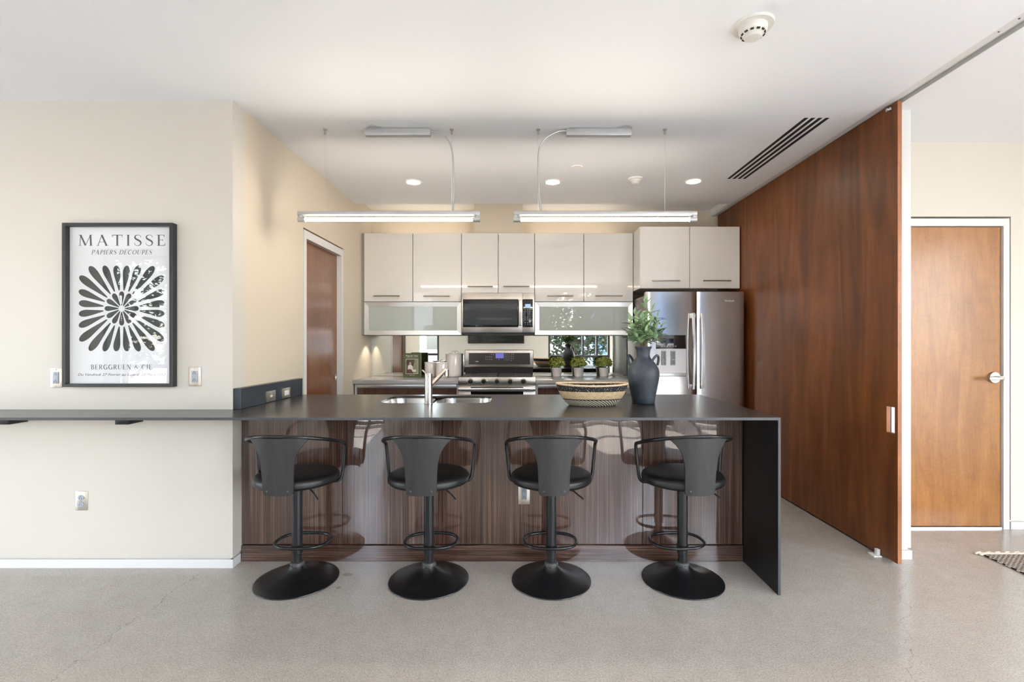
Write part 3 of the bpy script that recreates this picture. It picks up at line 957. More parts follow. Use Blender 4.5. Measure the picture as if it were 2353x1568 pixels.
# small serif capitals drawn as strokes: each stroke = centre line + widths
def arc(cx, cy, rx, ry, a0, a1, n=14):
    return [(cx + rx * math.cos(R(a0 + (a1 - a0) * i / n)), cy + ry * math.sin(R(a0 + (a1 - a0) * i / n))) for i in range(n + 1)]
def bowlw(n, thin=.04, thick=.13):
    return [thin + (thick - thin) * math.sin(PI * i / (n - 1)) for i in range(n)]
TK, TN = .13, .04
def ser(x, y, w=.26): return ([(x - w / 2, y), (x + w / 2, y)], [.03, .03])
def stem(x, a=0., b=1.): return ([(x, a), (x, b)], [TK, TK])
def G(ch):
    o = []
    if ch == 'I': return [stem(.16), ser(.16, .015), ser(.16, .985)], .32
    if ch == 'T': return [stem(.40), ser(.40, .015), ([(.03, .975), (.77, .975)], [.05, .05]), ([(.04, .98), (.05, .76)], [.05, .025]), ([(.76, .98), (.75, .76)], [.05, .025])], .80
    if ch == 'E': return [stem(.16), ([(.02, .02), (.60, .02)], [.04, .04]), ([(.02, .98), (.56, .98)], [.04, .04]), ([(.2, .52), (.44, .52)], [.04, .04]), ([(.58, .02), (.62, .24)], [.06, .02]), ([(.54, .98), (.56, .78)], [.06, .02]), ([(.44, .62), (.44, .42)], [.03, .03])], .66
    if ch == 'A': return [([(.12, 0), (.42, 1)], [.05, .05]), ([(.40, 1), (.76, 0)], [.14, .14]), ([(.24, .34), (.60, .34)], [.04, .04]), ser(.12, .015, .22), ser(.77, .015, .28)], .90
    if ch == 'M': return [([(.14, 0), (.17, 1)], [.05, .05]), ([(.17, 1), (.54, .02)], [.13, .13]), ([(.54, .02), (.90, 1)], [.04, .04]), ([(.90, 1), (.94, 0)], [.13, .13]), ser(.14, .015, .24), ser(.94, .015, .28), ser(.12, .985, .18), ser(.96, .985, .18)], 1.08
    if ch == 'N': return [([(.14, 0), (.14, 1)], [.045, .045]), ([(.14, 1), (.72, 0)], [.13, .13]), ([(.72, 0), (.72, 1)], [.045, .045]), ser(.14, .015), ser(.10, .985, .2), ser(.72, .985)], .86
    if ch == 'S':
        p = [(.53, .76), (.49, .90), (.38, .985), (.26, .985), (.13, .92), (.085, .78), (.14, .64), (.30, .53), (.46, .42), (.535, .27), (.49, .09), (.34, .01), (.20, .015), (.09, .10), (.05, .26)]
        return [(p, [.03, .04, .04, .05, .08, .11, .14, .15, .14, .11, .08, .05, .04, .04, .03])], .60
    if ch in 'OCGDU&BPRJ':
        if ch == 'O':
            a = arc(.44, .5, .36, .48, 90, 270, 18); b = arc(.44, .5, .36, .48, -90, 90, 18)
            return [(a, bowlw(19)), (b, bowlw(19))], .88
        if ch in 'CG':
            a = arc(.46, .5, .37, .48, 45, 315, 24)
            o = [(a, bowlw(25, .035, .135))]
            o.append(([(.72, .98), (.72, .72)], [.03, .04]))
            if ch == 'G': o += [stem(.72, .02, .42), ser(.72, .43, .28)]
            return o, .86
        if ch == 'D':
            return [stem(.16), ([(.02, .02), (.36, .02)], [.04, .04]), ([(.02, .98), (.36, .98)], [.04, .04]), (arc(.34, .5, .44, .48, -90, 90, 18), bowlw(19, .04, .14))], .86
        if ch == 'U':
            return [([(.15, .98), (.15, .34)] + arc(.43, .32, .28, .31, 180, 270, 8)[1:], [.13, .13] + [.13, .12, .11, .09, .08, .06, .05, .04]), (arc(.43, .32, .28, .31, 270, 360, 8) + [(.71, .98)], [.04] * 10), ser(.15, .985), ser(.71, .985, .24)], .86
        if ch == 'J': return [stem(.22, .1, 1), ser(.22, .985), (arc(.06, .08, .16, .12, 0, -120, 8), [.12, .1, .08, .06, .05, .05, .05, .06, .06])], .36
        if ch == 'P': return [stem(.16), ser(.16, .015, .30), ([(.02, .98), (.34, .98)], [.04, .04]), ([(.2, .46), (.34, .46)], [.04, .04]), (arc(.32, .72, .27, .26, -90, 90, 14), bowlw(15, .04, .13))], .64
        if ch == 'B': return [stem(.16), ([(.02, .02), (.36, .02)], [.04, .04]), ([(.02, .98), (.32, .98)], [.04, .04]), ([(.2, .53), (.34, .53)], [.04, .04]), (arc(.30, .755, .24, .225, -90, 90, 14), bowlw(15, .04, .12)), (arc(.33, .275, .28, .255, -90, 90, 14), bowlw(15, .04, .13))], .68
        if ch == 'R': return [stem(.16), ser(.16, .015, .28), ([(.02, .98), (.34, .98)], [.04, .04]), ([(.2, .50), (.34, .50)], [.04, .04]), (arc(.32, .74, .25, .24, -90, 90, 14), bowlw(15, .04, .13)), ([(.34, .50), (.66, .02)], [.13, .11]), ser(.70, .015, .16)], .76
        if ch == '&':
            p = [(.80, .50), (.66, .20), (.45, .03), (.25, .03), (.10, .15), (.10, .32), (.24, .48), (.42, .62), (.50, .78), (.42, .95), (.30, .95), (.24, .80), (.32, .62), (.55, .30), (.82, .02)]
            return [(p, [.04, .04, .06, .10, .12, .12, .10, .06, .08, .06, .05, .06, .09, .12, .12])], .88
    return [], .36

def serif(mb, s, x0, x1, zb, h, y, slant=0., tracking=.16):
    """lay the string between x0 and x1, capitals of height h standing on zb"""
    runs = []; w = 0
    for ch in s:
        acc = ch in 'É'
        g, adv = G('E' if acc else ch)
        if acc: g = g + [([(.34, 1.08), (.50, 1.24)], [.04, .08])]
        runs.append((w, g)); w += adv + tracking
    w -= tracking
    kx = (x1 - x0 - slant * h) / w
    for (o, g) in runs:
        for (p, ws) in g:
            n = len(p); L_, Rr = [], []
            for i in range(n):
                a = Vector(p[max(i - 1, 0)]); b = Vector(p[min(i + 1, n - 1)])
                d = (b - a).normalized(); nn = Vector((-d.y, d.x)) * ws[i] / 2
                for lst, sg in ((L_, 1), (Rr, -1)):
                    q = Vector(p[i]) + nn * sg
                    lst.append((x0 + (o + q.x) * kx + slant * h * q.y, y, zb + q.y * h))
            mb.raw(L_ + Rr, [(i, i + 1, n + i + 1, n + i) for i in range(n - 1)])

# ---- framed poster
pf = thing('framed_poster', 'white exhibition poster with dark leaf shapes in a black box frame', 'picture', (-2.285, PW, 1.05))
X0, X1, Z0, Z1 = -2.599, -1.970, 1.048, 1.983
m = MB()
t_ = .018
ya, yb = PW - .041, PW - .0015
m.box(X0, X0 + t_, ya, yb, Z0, Z1, .0012, 1); m.box(X1 - t_, X1, ya, yb, Z0, Z1, .0012, 1)
m.box(X0 + t_, X1 - t_, ya, yb, Z0, Z0 + t_, .0012, 1); m.box(X0 + t_, X1 - t_, ya, yb, Z1 - t_, Z1, .0012, 1)
m.build('frame', M['frame_black'], pf)
m = MB(); m.box(X0 + t_, X1 - t_, PW - .010, PW - .006, Z0 + t_, Z1 - t_)
sheet = m.build('print', M['paper'], pf, False)
YP = PW - .0104
for args in (('MATISSE', -2.533, -2.030, 1.858, .063, YP, 0, .24), ('PAPIÉRS DÉCOUPES', -2.458, -2.105, 1.808, .026, YP, .25, .13), ('BERGGRUEN & CIE', -2.460, -2.108, 1.147, .027, YP, 0, .13)):
    m = MB(); serif(m, *args)
    m.build('lettering', M['ink'], sheet, False)
text_mesh('lettering', 'Du Vendredi 27 Fevrier au Samedi 28 Mars 1953', .021, M['ink'], sheet, (-2.534, YP, 1.110), shear=.35, width=.504, depth=.0001)
# generic leafy rosette: separate rounded petals fanned out in a square
def petal(mb, cx, cz, a, r0, r1, w, y):
    n = 22; L_, Rr = [], []
    for i in range(n + 1):
        u = math.sin(PI / 2 * i / n)
        rr = r0 + (r1 - r0) * u
        ww = w * (.10 + .90 * u ** .9) * math.sqrt(max(0, 1 - max(0, (u - .62) / .38) ** 2)) + .0002
        c, s = math.cos(a), math.sin(a)
        for lst, sg in ((L_, 1), (Rr, -1)):
            lst.append((cx + rr * c - sg * ww * s, y, cz + rr * s + sg * ww * c))
    k = n + 1
    mb.raw(L_ + Rr, [(i, i + 1, k + i + 1, k + i) for i in range(n)])
m = MB()
pcx, pcz = -2.283, 1.497
for k in range(24):
    a = 2 * PI * (k + .5) / 24
    e = .246 / max(abs(math.cos(a)), abs(math.sin(a)))
    e = min(e, .305)
    petal(m, pcx, pcz, a, .105, e, .026 * (1.1 if e > .28 else 1.), YP)
for k in range(12):
    a = 2 * PI * k / 12
    petal(m, pcx, pcz, a, .018, .098, .019, YP)
m.build('leaf_pattern', M['ink'], sheet, False)
m = MB(); m.box(X0 + t_, X1 - t_, PW - .0165, PW - .0145, Z0 + t_, Z1 - t_)
m.build('glass', M['print_glass'], pf, False)

# ---- pendant lights
def pendant(label, x0, x1, wires, bal, disc, cord):
    y = 3.17; zc = 2.147
    t = thing('linear_pendant', label, 'pendant light', ((x0 + x1) / 2, y, 2.10), 'linear pendants over the bar')
    m = MB(); m.box(x0, x1, y - .017, y + .017, zc - .011, zc + .012, .002)
    m.build('housing', M['lamp_alu'], t)
    m = MB(); m.cyl((x0 + .045, y, 2.109), (x1 - .045, y, 2.109), .0125, n=20)
    m.build('light_tube', M['tube_light'], t)
    for s, xe in ((1, x0), (-1, x1)):
        m = MB()
        a, b = sorted((xe, xe + s * .047))
        m.cyl((a, y, 2.109), (b, y, 2.109), .0175, n=24)
        a, b = sorted((xe + s * .001, xe + s * .022))
        m.box(a, b, y - .014, y + .014, 2.115, zc - .010, .001)
        m.build('lamp_holder', M['lamp_alu'], t)
    for wx in wires:
        m = MB(); m.cyl((wx, y, zc + .012), (wx, y, 2.672), .0012, n=8)
        o = m.build('suspension_wire', M['alu'], t)
        m = MB(); m.lathe([(.013, 0), (.013, -.006), (.007, -.008), (.007, -.030), (.004, -.034)], (wx, y, CEIL), 20)
        m.build('ceiling_grip', M['nickel'], o)
    m = MB(); m.box(bal[0], bal[1], 3.137, 3.175, 2.648, 2.6945, .002)
    m.build('ballast_box', M['lamp_alu'], t)
    m = MB(); m.lathe([(.052, 0), (.052, -.004), (.049, -.006), (.0, -.006)], (disc, 3.160, CEIL), 36, close=False)
    m.build('canopy', M['lamp_alu'], t)
    m = MB(); m.tube(spline(cord, 10), .0058, 10)
    m.build('power_cord', M['lamp_alu'], t)
pendant('linear tube pendant over the faucet side of the bar', -1.445, -.254, (-1.270, -.439), (-1.000, -.576), -.943,
        [(-.577, 3.157, 2.680), (-.52, 3.158, 2.672), (-.465, 3.162, 2.632), (-.437, 3.166, 2.56), (-.428, 3.168, 2.45), (-.427, 3.17, 2.3), (-.432, 3.17, 2.159)])
pendant('linear tube pendant over the basket and vase', -.034, 1.166, (.128, .958), (.310, .733), .69,
        [(.311, 3.157, 2.684), (.25, 3.158, 2.678), (.175, 3.162, 2.636), (.135, 3.166, 2.57), (.127, 3.168, 2.45), (.132, 3.17, 2.3), (.147, 3.17, 2.159)])

# ---- ceiling fittings
for x, y, lab in ((-.918, 4.21, 'lit round downlight left of the first pendant cord'), (.296, 4.21, 'lit round downlight above the second pendant, middle of three'), (1.514, 4.19, 'lit round downlight nearest the ceiling air slots')):
    t = thing('ceiling_downlight', lab, 'downlight', (x, y, CEIL), 'recessed downlights')
    m = MB(); m.lathe([(.058, -.001), (.060, -.004), (.076, -.006), (.080, -.003), (.080, 0)], (x, y, CEIL), 40, close=False)
    m.build('trim_ring', M['white_plastic'], t)
    m = MB(); m.lathe([(0, -.0015), (.060, -.0015)], (x, y, CEIL), 36, close=False)
    m.build('lens', M['downlight'], t, False)
t = thing('ceiling_sensor', 'flat white disc cover on the ceiling above the second pendant', 'sensor', (.464, 3.85, CEIL))
m = MB(); m.lathe([(.046, 0), (.046, -.003), (.043, -.006), (0, -.007)], (.464, 3.85, CEIL), 36, close=False)
m.build('cover', M['white_plastic'], t)
t = thing('motion_detector', 'small white domed detector on the ceiling between two downlights', 'detector', (.995, 4.12, CEIL))
m = MB(); m.lathe([(.063, 0), (.063, -.008), (.055, -.014), (.042, -.016), (.040, -.026), (0, -.026)], (.995, 4.12, CEIL), 36, close=False)
m.build('base', M['white_plastic'], t)
m = MB(); m.lathe([(.036, -.026), (.036, -.034), (.028, -.046), (.015, -.051), (0, -.052)], (.995, 4.12, CEIL), 32, close=False)
m.build('dome', M['offwhite_plastic'], t)
sx_, sy_ = 1.032, 2.13
t = thing('smoke_detector', 'large white round smoke detector on the near ceiling', 'smoke detector', (sx_, sy_, CEIL))
m = MB(); m.lathe([(.086, 0), (.086, -.006), (.083, -.010), (.06, -.011)], (sx_, sy_, CEIL), 48)
m.build('mounting_plate', M['offwhite_plastic'], t)
m = MB(); m.lathe([(.060, -.010), (.058, -.028), (.054, -.036), (.040, -.046), (.030, -.047)], (sx_, sy_, CEIL), 48)
o = m.build('body', M['offwhite_plastic'], t)
m = MB()
for k in range(12):
    s0 = len(m.v)
    m.box(-.007, .007, .0445, .0505, -.0445, -.0385)
    m.xform(Matrix.Translation((sx_, sy_, CEIL)) @ Matrix.Rotation(2 * PI * k / 12, 4, 'Z'), s0)
m.build('vent_slots', M['outlet_slot'], o, False)
m = MB(); m.lathe([(.038, -.046), (.037, -.054), (.032, -.058), (0, -.059)], (sx_, sy_, CEIL), 40, close=False)
m.build('cap', M['offwhite_plastic'], t)
t = thing('ceiling_air_vent', 'four long dark air slots in the white ceiling beside the sliding panel', 'air vent', (1.86, 3.56, CEIL))
for k in range(4):
    m = MB(); xa = 1.778 + k * .0437
    m.box(xa, xa + .024, 3.008, 4.124, CEIL - .0012, CEIL)
    m.build('slot', M['matte_black'], t, False)

# ---- kitchen run
def handle(x0, x1, y, z, parent):
    m = MB()
    m.cyl((x0, y - .030, z), (x1, y - .030, z), .0058, n=14)
    for q in (x0 + .018, x1 - .018): m.cyl((q, y - .030, z), (q, y + .001, z), .0045, n=10)
    return m.build('handle', M['handle_steel'], parent)
def wall_cabinet(label, x0, x1, yf, z0, z1, doors, handles, hz, lift=None, filler=None):
    t = thing('wall_cabinet', label, 'cabinet', ((x0 + x1) / 2, yf, z0), 'glossy wall cabinets')
    m = MB()
    zb = lift if lift else z0
    q = .016
    m.box(x0, x0 + q, yf + .021, RW - .001, z0, z1 - .001); m.box(x1 - q, x1, yf + .021, RW - .001, z0, z1 - .001)
    m.box(x0 + q, x1 - q, yf + .021, RW - .001, z0, z0 + q); m.box(x0 + q, x1 - q, yf + .021, RW - .001, z1 - q, z1 - .001)
    m.box(x0 + q, x1 - q, RW - .012, RW - .001, z0 + q, z1 - q)
    if lift: m.box(x0 + q, x1 - q, yf + .023, RW - .012, lift - .008, lift + .008)
    m.build('carcass', M['cabinet'] if not lift else M['cab_inner'], t, False)
    for (a, b), (h0, h1) in zip(doors, handles):
        m = MB(); m.box(a, b, yf, yf + .020, zb + (.004 if lift else .002), z1, .0012, 1)
        d = m.build('door', M['cabinet'], t)
        handle(h0, h1, yf, hz, d)
    if lift:
        a, b = doors[0][0], doors[-1][1]
        m = MB(); w = .046; za, zb2 = z0, lift - .004
        def mit(p, q2, ins0, ins1): pass
        # mitred aluminium frame, sloping in to the glass
        o_ = [(a, za), (b, za), (b, zb2), (a, zb2)]; i_ = [(a + w, za + w), (b - w, za + w), (b - w, zb2 - w), (a + w, zb2 - w)]
        v = [(x, yf + .001, z) for x, z in o_] + [(x, yf + .007, z) for x, z in i_] + [(x, yf + .020, z) for x, z in o_] + [(x, yf + .020, z) for x, z in i_]
        f = []
        for k in range(4):
            l = (k + 1) % 4
            f += [(k, l, 4 + l, 4 + k), (8 + k, 12 + k, 12 + l, 8 + l), (k, 8 + k, 8 + l, l), (4 + k, 4 + l, 12 + l, 12 + k)]
        m.raw(v, f)
        d = m.build('lift_door', M['alu'], t, False)
        m = MB(); m.box(a + w - .004, b - w + .004, yf + .010, yf + .014, za + w - .004, zb2 - w + .004)
        m.build('glass_panel', M['frosted'], d, False)
    if filler:
        m = MB(); m.box(filler[0], filler[1], yf + .012, RW - .001, z0, z1 - .001)
        m.build('filler_strip', M['cab_side'], t, False)
    return t
YU = 5.065
wall_cabinet('glossy white wall cabinet with frosted lift door nearest the tan side wall', -1.621, -.6005, YU, 1.382, 2.449, [(-1.619, -1.113), (-1.108, -.603)], [(-1.514, -1.240), (-.994, -.720)], 1.788, 1.729, (LW + .001, -1.6215))
wall_cabinet('short glossy white wall cabinet above the microwave', -.5995, .1645, YU, 1.819, 2.449, [(-.597, -.217), (-.212, .162)], [(-.538, -.269), (-.160, .114)], 1.888)
wall_cabinet('glossy white wall cabinet with frosted lift door above the little plants', .1655, 1.1965, YU, 1.382, 2.449, [(.170, .679), (.684, 1.195)], [(.296, .565), (.800, 1.080)], 1.791, 1.729)
wall_cabinet('deep glossy white cabinet above the fridge', 1.199, 2.190, 4.79, 1.839, 2.451, [(1.200, 1.691), (1.696, 2.189)], [(1.315, 1.590), (1.819, 2.090)], 1.912)

t = thing('backsplash_mirror', 'mirror backsplash between the worktop and the wall cabinets', 'mirror', (-.2, 5.41, .93))
m = MB(); m.box(LW + .001, 1.215, 5.410, 5.4195, .931, 1.381)
m.build('glass', M['mirror'], t, False)

KT = .93
def base_unit(label, x0, x1, lab_top, fronts):
    t = thing('base_cabinet', label, 'cabinet', ((x0 + x1) / 2, 4.83, 0), 'dark wood base cabinets')
    m = MB()
    m.box(x0, x1, 4.845, 5.40, .10, .889); m.box(x0, x0 + .020, 4.827, 4.845, .0, .889); m.box(x1 - .020, x1, 4.827, 4.845, 0, .889)
    m.build('carcass', M['base_grey'], t, False)
    m = MB(); m.box(x0 + .021, x1 - .021, 4.826, 4.845, .850, .884, .002)
    m.build('rail', M['alu'], t)
    n = fronts
    w = (x1 - x0 - .042) / n
    for k in range(n):
        m = MB(); m.box(x0 + .021 + k * w + .001, x0 + .021 + (k + 1) * w - .001, 4.827, 4.845, .105, .846)
        m.build('drawer_front', M['macassar'], t, False)
    w = thing('kitchen_worktop', lab_top, 'countertop', ((x0 + x1) / 2, 5.1, .89), 'grey worktops')
    m = MB(); m.box(x0 - (.012 if x0 < -1 else 0), x1, 4.80, 5.4095, .8895, KT, .002)
    m.build('slab', M['kitchen_top'], w)
base_unit('dark striped base cabinet under the canisters', -1.637, -.600, 'grey worktop under the canisters and cookbook', 2)
base_unit('dark striped base cabinet under the little plants', .170, 1.195, 'grey worktop under the row of little plants', 2)

# range
rg = thing('gas_range', 'stainless gas range with five black knobs', 'range', (-.2155, 4.8, 0))
a, b = -.5975, .1665
m = MB(); m.box(a, b, 4.825, 5.395, .02, .945, .003)
m.build('body', M['warm_steel'], rg)
m = MB(); m.box(a, b, 4.790, 4.830, .872, .958, .006)
cp = m.build('control_panel', M['warm_steel'], rg)
for k in range(5):
    x = -.2155 + (k - 2) * .1305
    m = MB(); m.cyl((x, 4.79, .916), (x, 4.783, .916), .031, .029, 32)
    kb = m.build('knob', M['bright_steel'], cp)
    m = MB(); m.cyl((x, 4.783, .916), (x, 4.762, .916), .023, .021, 28); m.box(x - .005, x + .005, 4.755, 4.765, .896, .936, .002)
    m.build('grip', M['black'], kb)
m = MB(); m.box(a + .012, b - .012, 4.832, 5.30, .945, .951, .002)
m.build('cooktop', M['range_panel'], rg)
for (ga, gb) in ((a + .03, -.219), (-.212, b - .03)):
    m = MB()
    m.box(ga, gb, 4.845, 4.857, .951, .968, .002); m.box(ga, gb, 5.268, 5.280, .951, .968, .002)
    m.box(ga, ga + .012, 4.857, 5.268, .951, .968, .002); m.box(gb - .012, gb, 4.857, 5.268, .951, .968, .002)
    for k in range(1, 9):
        yy = 4.857 + k * .0457
        m.box(ga + .012, gb - .012, yy - .005, yy + .005, .956, .967)
    for k in range(1, 4):
        xx = ga + (gb - ga) * k / 4
        m.box(xx - .005, xx + .005, 4.857, 5.268, .955, .9675)
    m.build('grate', M['grate'], rg)
m = MB(); m.box(a + .003, b - .003, 5.305, 5.395, 1.028, 1.222, .008, 3)
bg = m.build('backguard', M['warm_steel'], rg)
m = MB(); m.box(a + .01, b - .01, 5.315, 5.39, .946, 1.029)
m.build('vent_panel', M['black'], rg, False)
m = MB(); m.box(-.548, .124, 5.3025, 5.306, 1.062, 1.188, .0012, 1)
cpn = m.build('touch_panel', M['range_panel'], bg)
m = MB(); m.box(-.254, -.165, 5.3018, 5.303, 1.130, 1.184)
m.build('display', M['display'], bg, False)
m = MB()
for (xa, n, zz) in ((-.36, 4, 1.145), (-.36, 4, 1.118), (-.30, 2, 1.172), (-.15, 3, 1.172), (-.15, 3, 1.152), (-.15, 3, 1.132), (-.15, 3, 1.112), (-.08, 2, 1.172), (-.08, 2, 1.150), (-.08, 2, 1.128), (-.08, 1, 1.106), (-.215, 1, 1.118)):
    for k in range(n): m.box(xa + k * .021 - .005, xa + k * .021 + .005, 5.3018, 5.303, zz - .003, zz + .003)
m.build('touch_keys', M['button'], bg, False)
m = MB(); m.box(-.475, -.440, 5.3018, 5.303, 1.089, 1.099)
m.build('badge', M['straw'], bg, False)
m = MB(); m.box(a, b, 4.790, 4.825, .17, .862, .004)
od = m.build('oven_door', M['warm_steel'], rg)
m = MB(); m.box(-.475, .045, 4.788, 4.791, .30, .862)
m.build('oven_window', M['dark_glass'], od, False)
m = MB(); m.box(a, b, 4.738, 4.758, .822, .856, .006, 3)
for q in (a + .03, b - .03): m.box(q - .015, q + .015, 4.755, 4.792, .826, .852, .003)
m.build('oven_handle', M['bright_steel'], od)

# microwave
mw = thing('microwave_oven', 'stainless microwave mounted above the gas range', 'microwave', (-.2155, 5.02, 1.40))
a, b = -.594, .1635
m = MB(); m.box(a, b, 5.045, 5.405, 1.404, 1.815); m.box(a + .002, b - .002, 5.03, 5.045, 1.384, 1.404)
m.build('body', M['black'], mw, False)
m = MB(); m.box(a, .0405, 5.018, 5.045, 1.405, 1.815, .003)
dr = m.build('door', M['warm_steel'], mw)
m = MB(); m.box(-.578, -.005, 5.0155, 5.019, 1.461, 1.752, .004)
wn = m.build('door_window', M['dark_glass'], dr)
m = MB(); m.box(-.566, -.012, 5.0142, 5.0158, 1.486, 1.704)
m.build('window_screen', M['oven_glass'], wn, False)
m = MB(); m.box(.0, .040, 4.985, 4.997, 1.473, 1.745, .005, 3)
for q in (1.49, 1.73): m.box(.008, .032, 4.995, 5.019, q - .01, q + .01, .002)
m.build('door_handle', M['steel'], dr)
m = MB(); m.box(.042, b, 5.018, 5.045, 1.405, 1.815, .003)
pn = m.build('control_column', M['warm_steel'], mw)
m = MB(); m.box(.043, .146, 5.0155, 5.019, 1.461, 1.752, .004)
kp = m.build('keypad', M['dark_glass'], pn)
m = MB(); m.box(.066, .123, 5.0145, 5.016, 1.662, 1.702)
m.build('display', M['micro_display'], pn, False)
m = MB()
for r_ in range(9):
    zz = 1.643 - r_ * .0175 if r_ < 7 else 1.643 - r_ * .0175 - .012
    for c_ in range(3): m.box(.068 + c_ * .024 - .0045, .068 + c_ * .024 + .0045, 5.0145, 5.016, zz - .0022, zz + .0022)
m.build('touch_keys', M['button'], pn, False)
text_mesh('logo', 'Whirlpool', .021, M['silver_print'], dr, (-.268, 5.0175, 1.778), width=.085)

# fridge
fr = thing('refrigerator', 'stainless french-door refrigerator with water dispenser', 'refrigerator', (1.67, 4.6, 0))
fx0, fx1, fy0 = 1.207, 2.137, 4.580
m = MB(); m.box(fx0 + .006, fx1 - .006, 4.662, 5.385, .02, 1.755, .004)
m.build('body', M['fridge_side'], fr)
sm = 1.6845
def curved_door(x0, x1, z0, z1, name, mat, bul=.012):
    m = MB(); n = 20
    pr = []
    for i in range(n + 1):
        u = i / n
        e = .012
        x = x0 + (x1 - x0) * u
        y = fy0 + bul * (2 * u - 1) ** 2 * .5
        if i in (0, n): y += .006
        pr.append((x, y))
    v = []; f = []
    for z in (z0, z1):
        for (x, y) in pr: v.append((x, y, z))
        for (x, y) in pr: v.append((x, 4.655, z))
    k = n + 1
    for i in range(n):
        f.append((i, i + 1, 2 * k + i + 1, 2 * k + i))
        f.append((k + i + 1, k + i, 3 * k + i, 3 * k + i + 1))
        f.append((i, k + i, k + i + 1, i + 1)); f.append((2 * k + i, 2 * k + i + 1, 3 * k + i + 1, 3 * k + i))
    f.append((0, 2 * k, 3 * k, k)); f.append((n, k + n, 3 * k + n, 2 * k + n))
    return m.raw(v, f).build(name, mat, fr, True, 30)
ld = curved_door(fx0, sm - .004, .64, 1.784, 'left_door', M['fridge_steel'])
rd = curved_door(sm + .004, fx1, .64, 1.784, 'right_door', M['fridge_steel'])
fz = curved_door(fx0, fx1, .06, .632, 'freezer_drawer', M['fridge_steel'])
m = MB(); m.cyl((1.30, 4.545, .575), (2.04, 4.545, .575), .012)
for q in (1.34, 2.0): m.box(q - .012, q + .012, 4.545, 4.59, .565, .585)
m.build('drawer_handle', M['bright_steel'], fz)
for q in (fx0 + .03, fx1 - .11):
    m = MB(); m.box(q, q + .08, 4.64, 4.74, 1.7555, 1.785, .006)
    m.build('hinge_cover', M['fridge_side'], fr)
for s, xx, dd in ((-1, 1.641, ld), (1, 1.728, rd)):
    pts = []
    n = 16; v = []; f = []
    for i in range(n + 1):
        u = i / n; z = .862 + (1.580 - .862) * u
        yo = fy0 - .030 - .028 * math.sin(PI * u)
        for (dx, dy) in ((-.0125, 0), (.0125, 0), (.0105, -.016), (-.0105, -.016)):
            v.append((xx + dx, yo + dy, z))
    for i in range(n):
        for k in range(4):
            l = (k + 1) % 4
            f.append((i * 4 + k, i * 4 + l, (i + 1) * 4 + l, (i + 1) * 4 + k))
    f += [(0, 3, 2, 1), tuple(n * 4 + k for k in range(4))]
    m = MB().raw(v, f)
    m.box(xx - .011, xx + .011, fy0 - .032, fy0 + .012, .864, .905, .003); m.box(xx - .011, xx + .011, fy0 - .032, fy0 + .012, 1.530, 1.578, .003)
    m.build('door_handle', M['bright_steel'], dd, True, 50)
text_mesh('logo', 'Whirlpool', .024, M['silver_print'], rd, (1.948, fy0 + .0010, 1.690), width=.090, depth=.003)
dx0, dx1, dz0, dz1 = 1.300, 1.584, .980, 1.372
yd = fy0 - .004
m = MB()
m.box(dx0, dx1, yd, fy0 + .012, 1.243, dz1, .002)
m.build('dispenser_panel', M['dark_glass'], ld)
m = MB()
m.box(dx0, dx0 + .010, yd, fy0 + .012, dz0, 1.243); m.box(dx1 - .010, dx1, yd, fy0 + .012, dz0, 1.243)
m.box(dx0 + .010, dx1 - .010, fy0 - .0015, fy0 + .012, 1.012, 1.243)
m.build('dispenser_bay', M['disp_panel'], ld, False)
m = MB(); m.box(dx0 + .001, dx1 - .001, fy0 - .012, fy0 + .010, dz0, 1.013, .003)
m.build('drip_tray', M['alu'], ld)
for q in (1.372, 1.460):
    m = MB(); m.box(q - .022, q + .022, fy0 - .010, fy0 + .0, 1.088, 1.222, .003)
    m.build('paddle', M['paddle'], ld)
m = MB()
for q in (1.372, 1.460):
    for (aa, bb, cc, dd_) in ((-.018, .018, 1.093, 1.096), (-.018, .018, 1.215, 1.218), (-.018, -.0155, 1.096, 1.215), (.0155, .018, 1.096, 1.215)):
        m.box(q + aa, q + bb, fy0 - .0112, fy0 - .0098, cc, dd_)
for (qx, qz) in ((1.370, 1.140), (1.362, 1.126), (1.377, 1.122), (1.366, 1.110)):
    s0 = len(m.v); m.lathe([(.0075, -.0006), (.0075, .0006), (.0055, .0006), (.0055, -.0006)], n=6, close=False)
    m.xform(Matrix.Translation((qx, fy0 - .0106, qz)) @ Matrix.Rotation(R(90), 4, 'X'), s0)
m.box(1.446, 1.474, fy0 - .0112, fy0 - .0098, 1.136, 1.142)
m.build('paddle_print', M['button'], ld, False)
m = MB()
for k in range(6): m.box(1.352 + k * .026, 1.360 + k * .026, yd - .0008, yd + .001, 1.262, 1.272)
m.build('touch_keys', M['button'], ld, False)

# cookbook
t = thing('cookbook', 'olive green cookbook standing upright on the worktop', 'book', (-1.147, 5.22, KT))
a, b, z0, z1 = -1.243, -1.052, KT + .0006, KT + .257
m = MB(); m.box(a, b, 5.195, 5.199, z0, z1); m.box(a, b, 5.228, 5.232, z0, z1); m.box(a, a + .004, 5.199, 5.228, z0, z1)
cv = m.build('cover', M['book_green'], t, False)
m = MB(); m.box(a + .004, b - .004, 5.199, 5.228, z0 + .004, z1 - .004)
m.build('pages', M['pages'], t, False)
text_mesh('lettering', 'Magnolia Table', .026, M['photo_white'], cv, (a + .030, 5.1945, z1 - .036), width=.131, depth=.0003)
text_mesh('lettering', 'JOANNA GAINES', .010, M['photo_white'], cv, (a + .068, 5.1945, z0 + .017), width=.056, depth=.0003)
m = MB(); m.box(a + .026, b - .026, 5.1942, 5.195, z1 - .0505, z1 - .049); m.box(a + .029, b - .029, 5.1940, 5.195, z0 + .034, z1 - .062)
m.build('picture_border', M['photo_white'], cv, False)
m = MB(); m.box(a + .033, b - .033, 5.1934, 5.194, z0 + .038, z1 - .066)
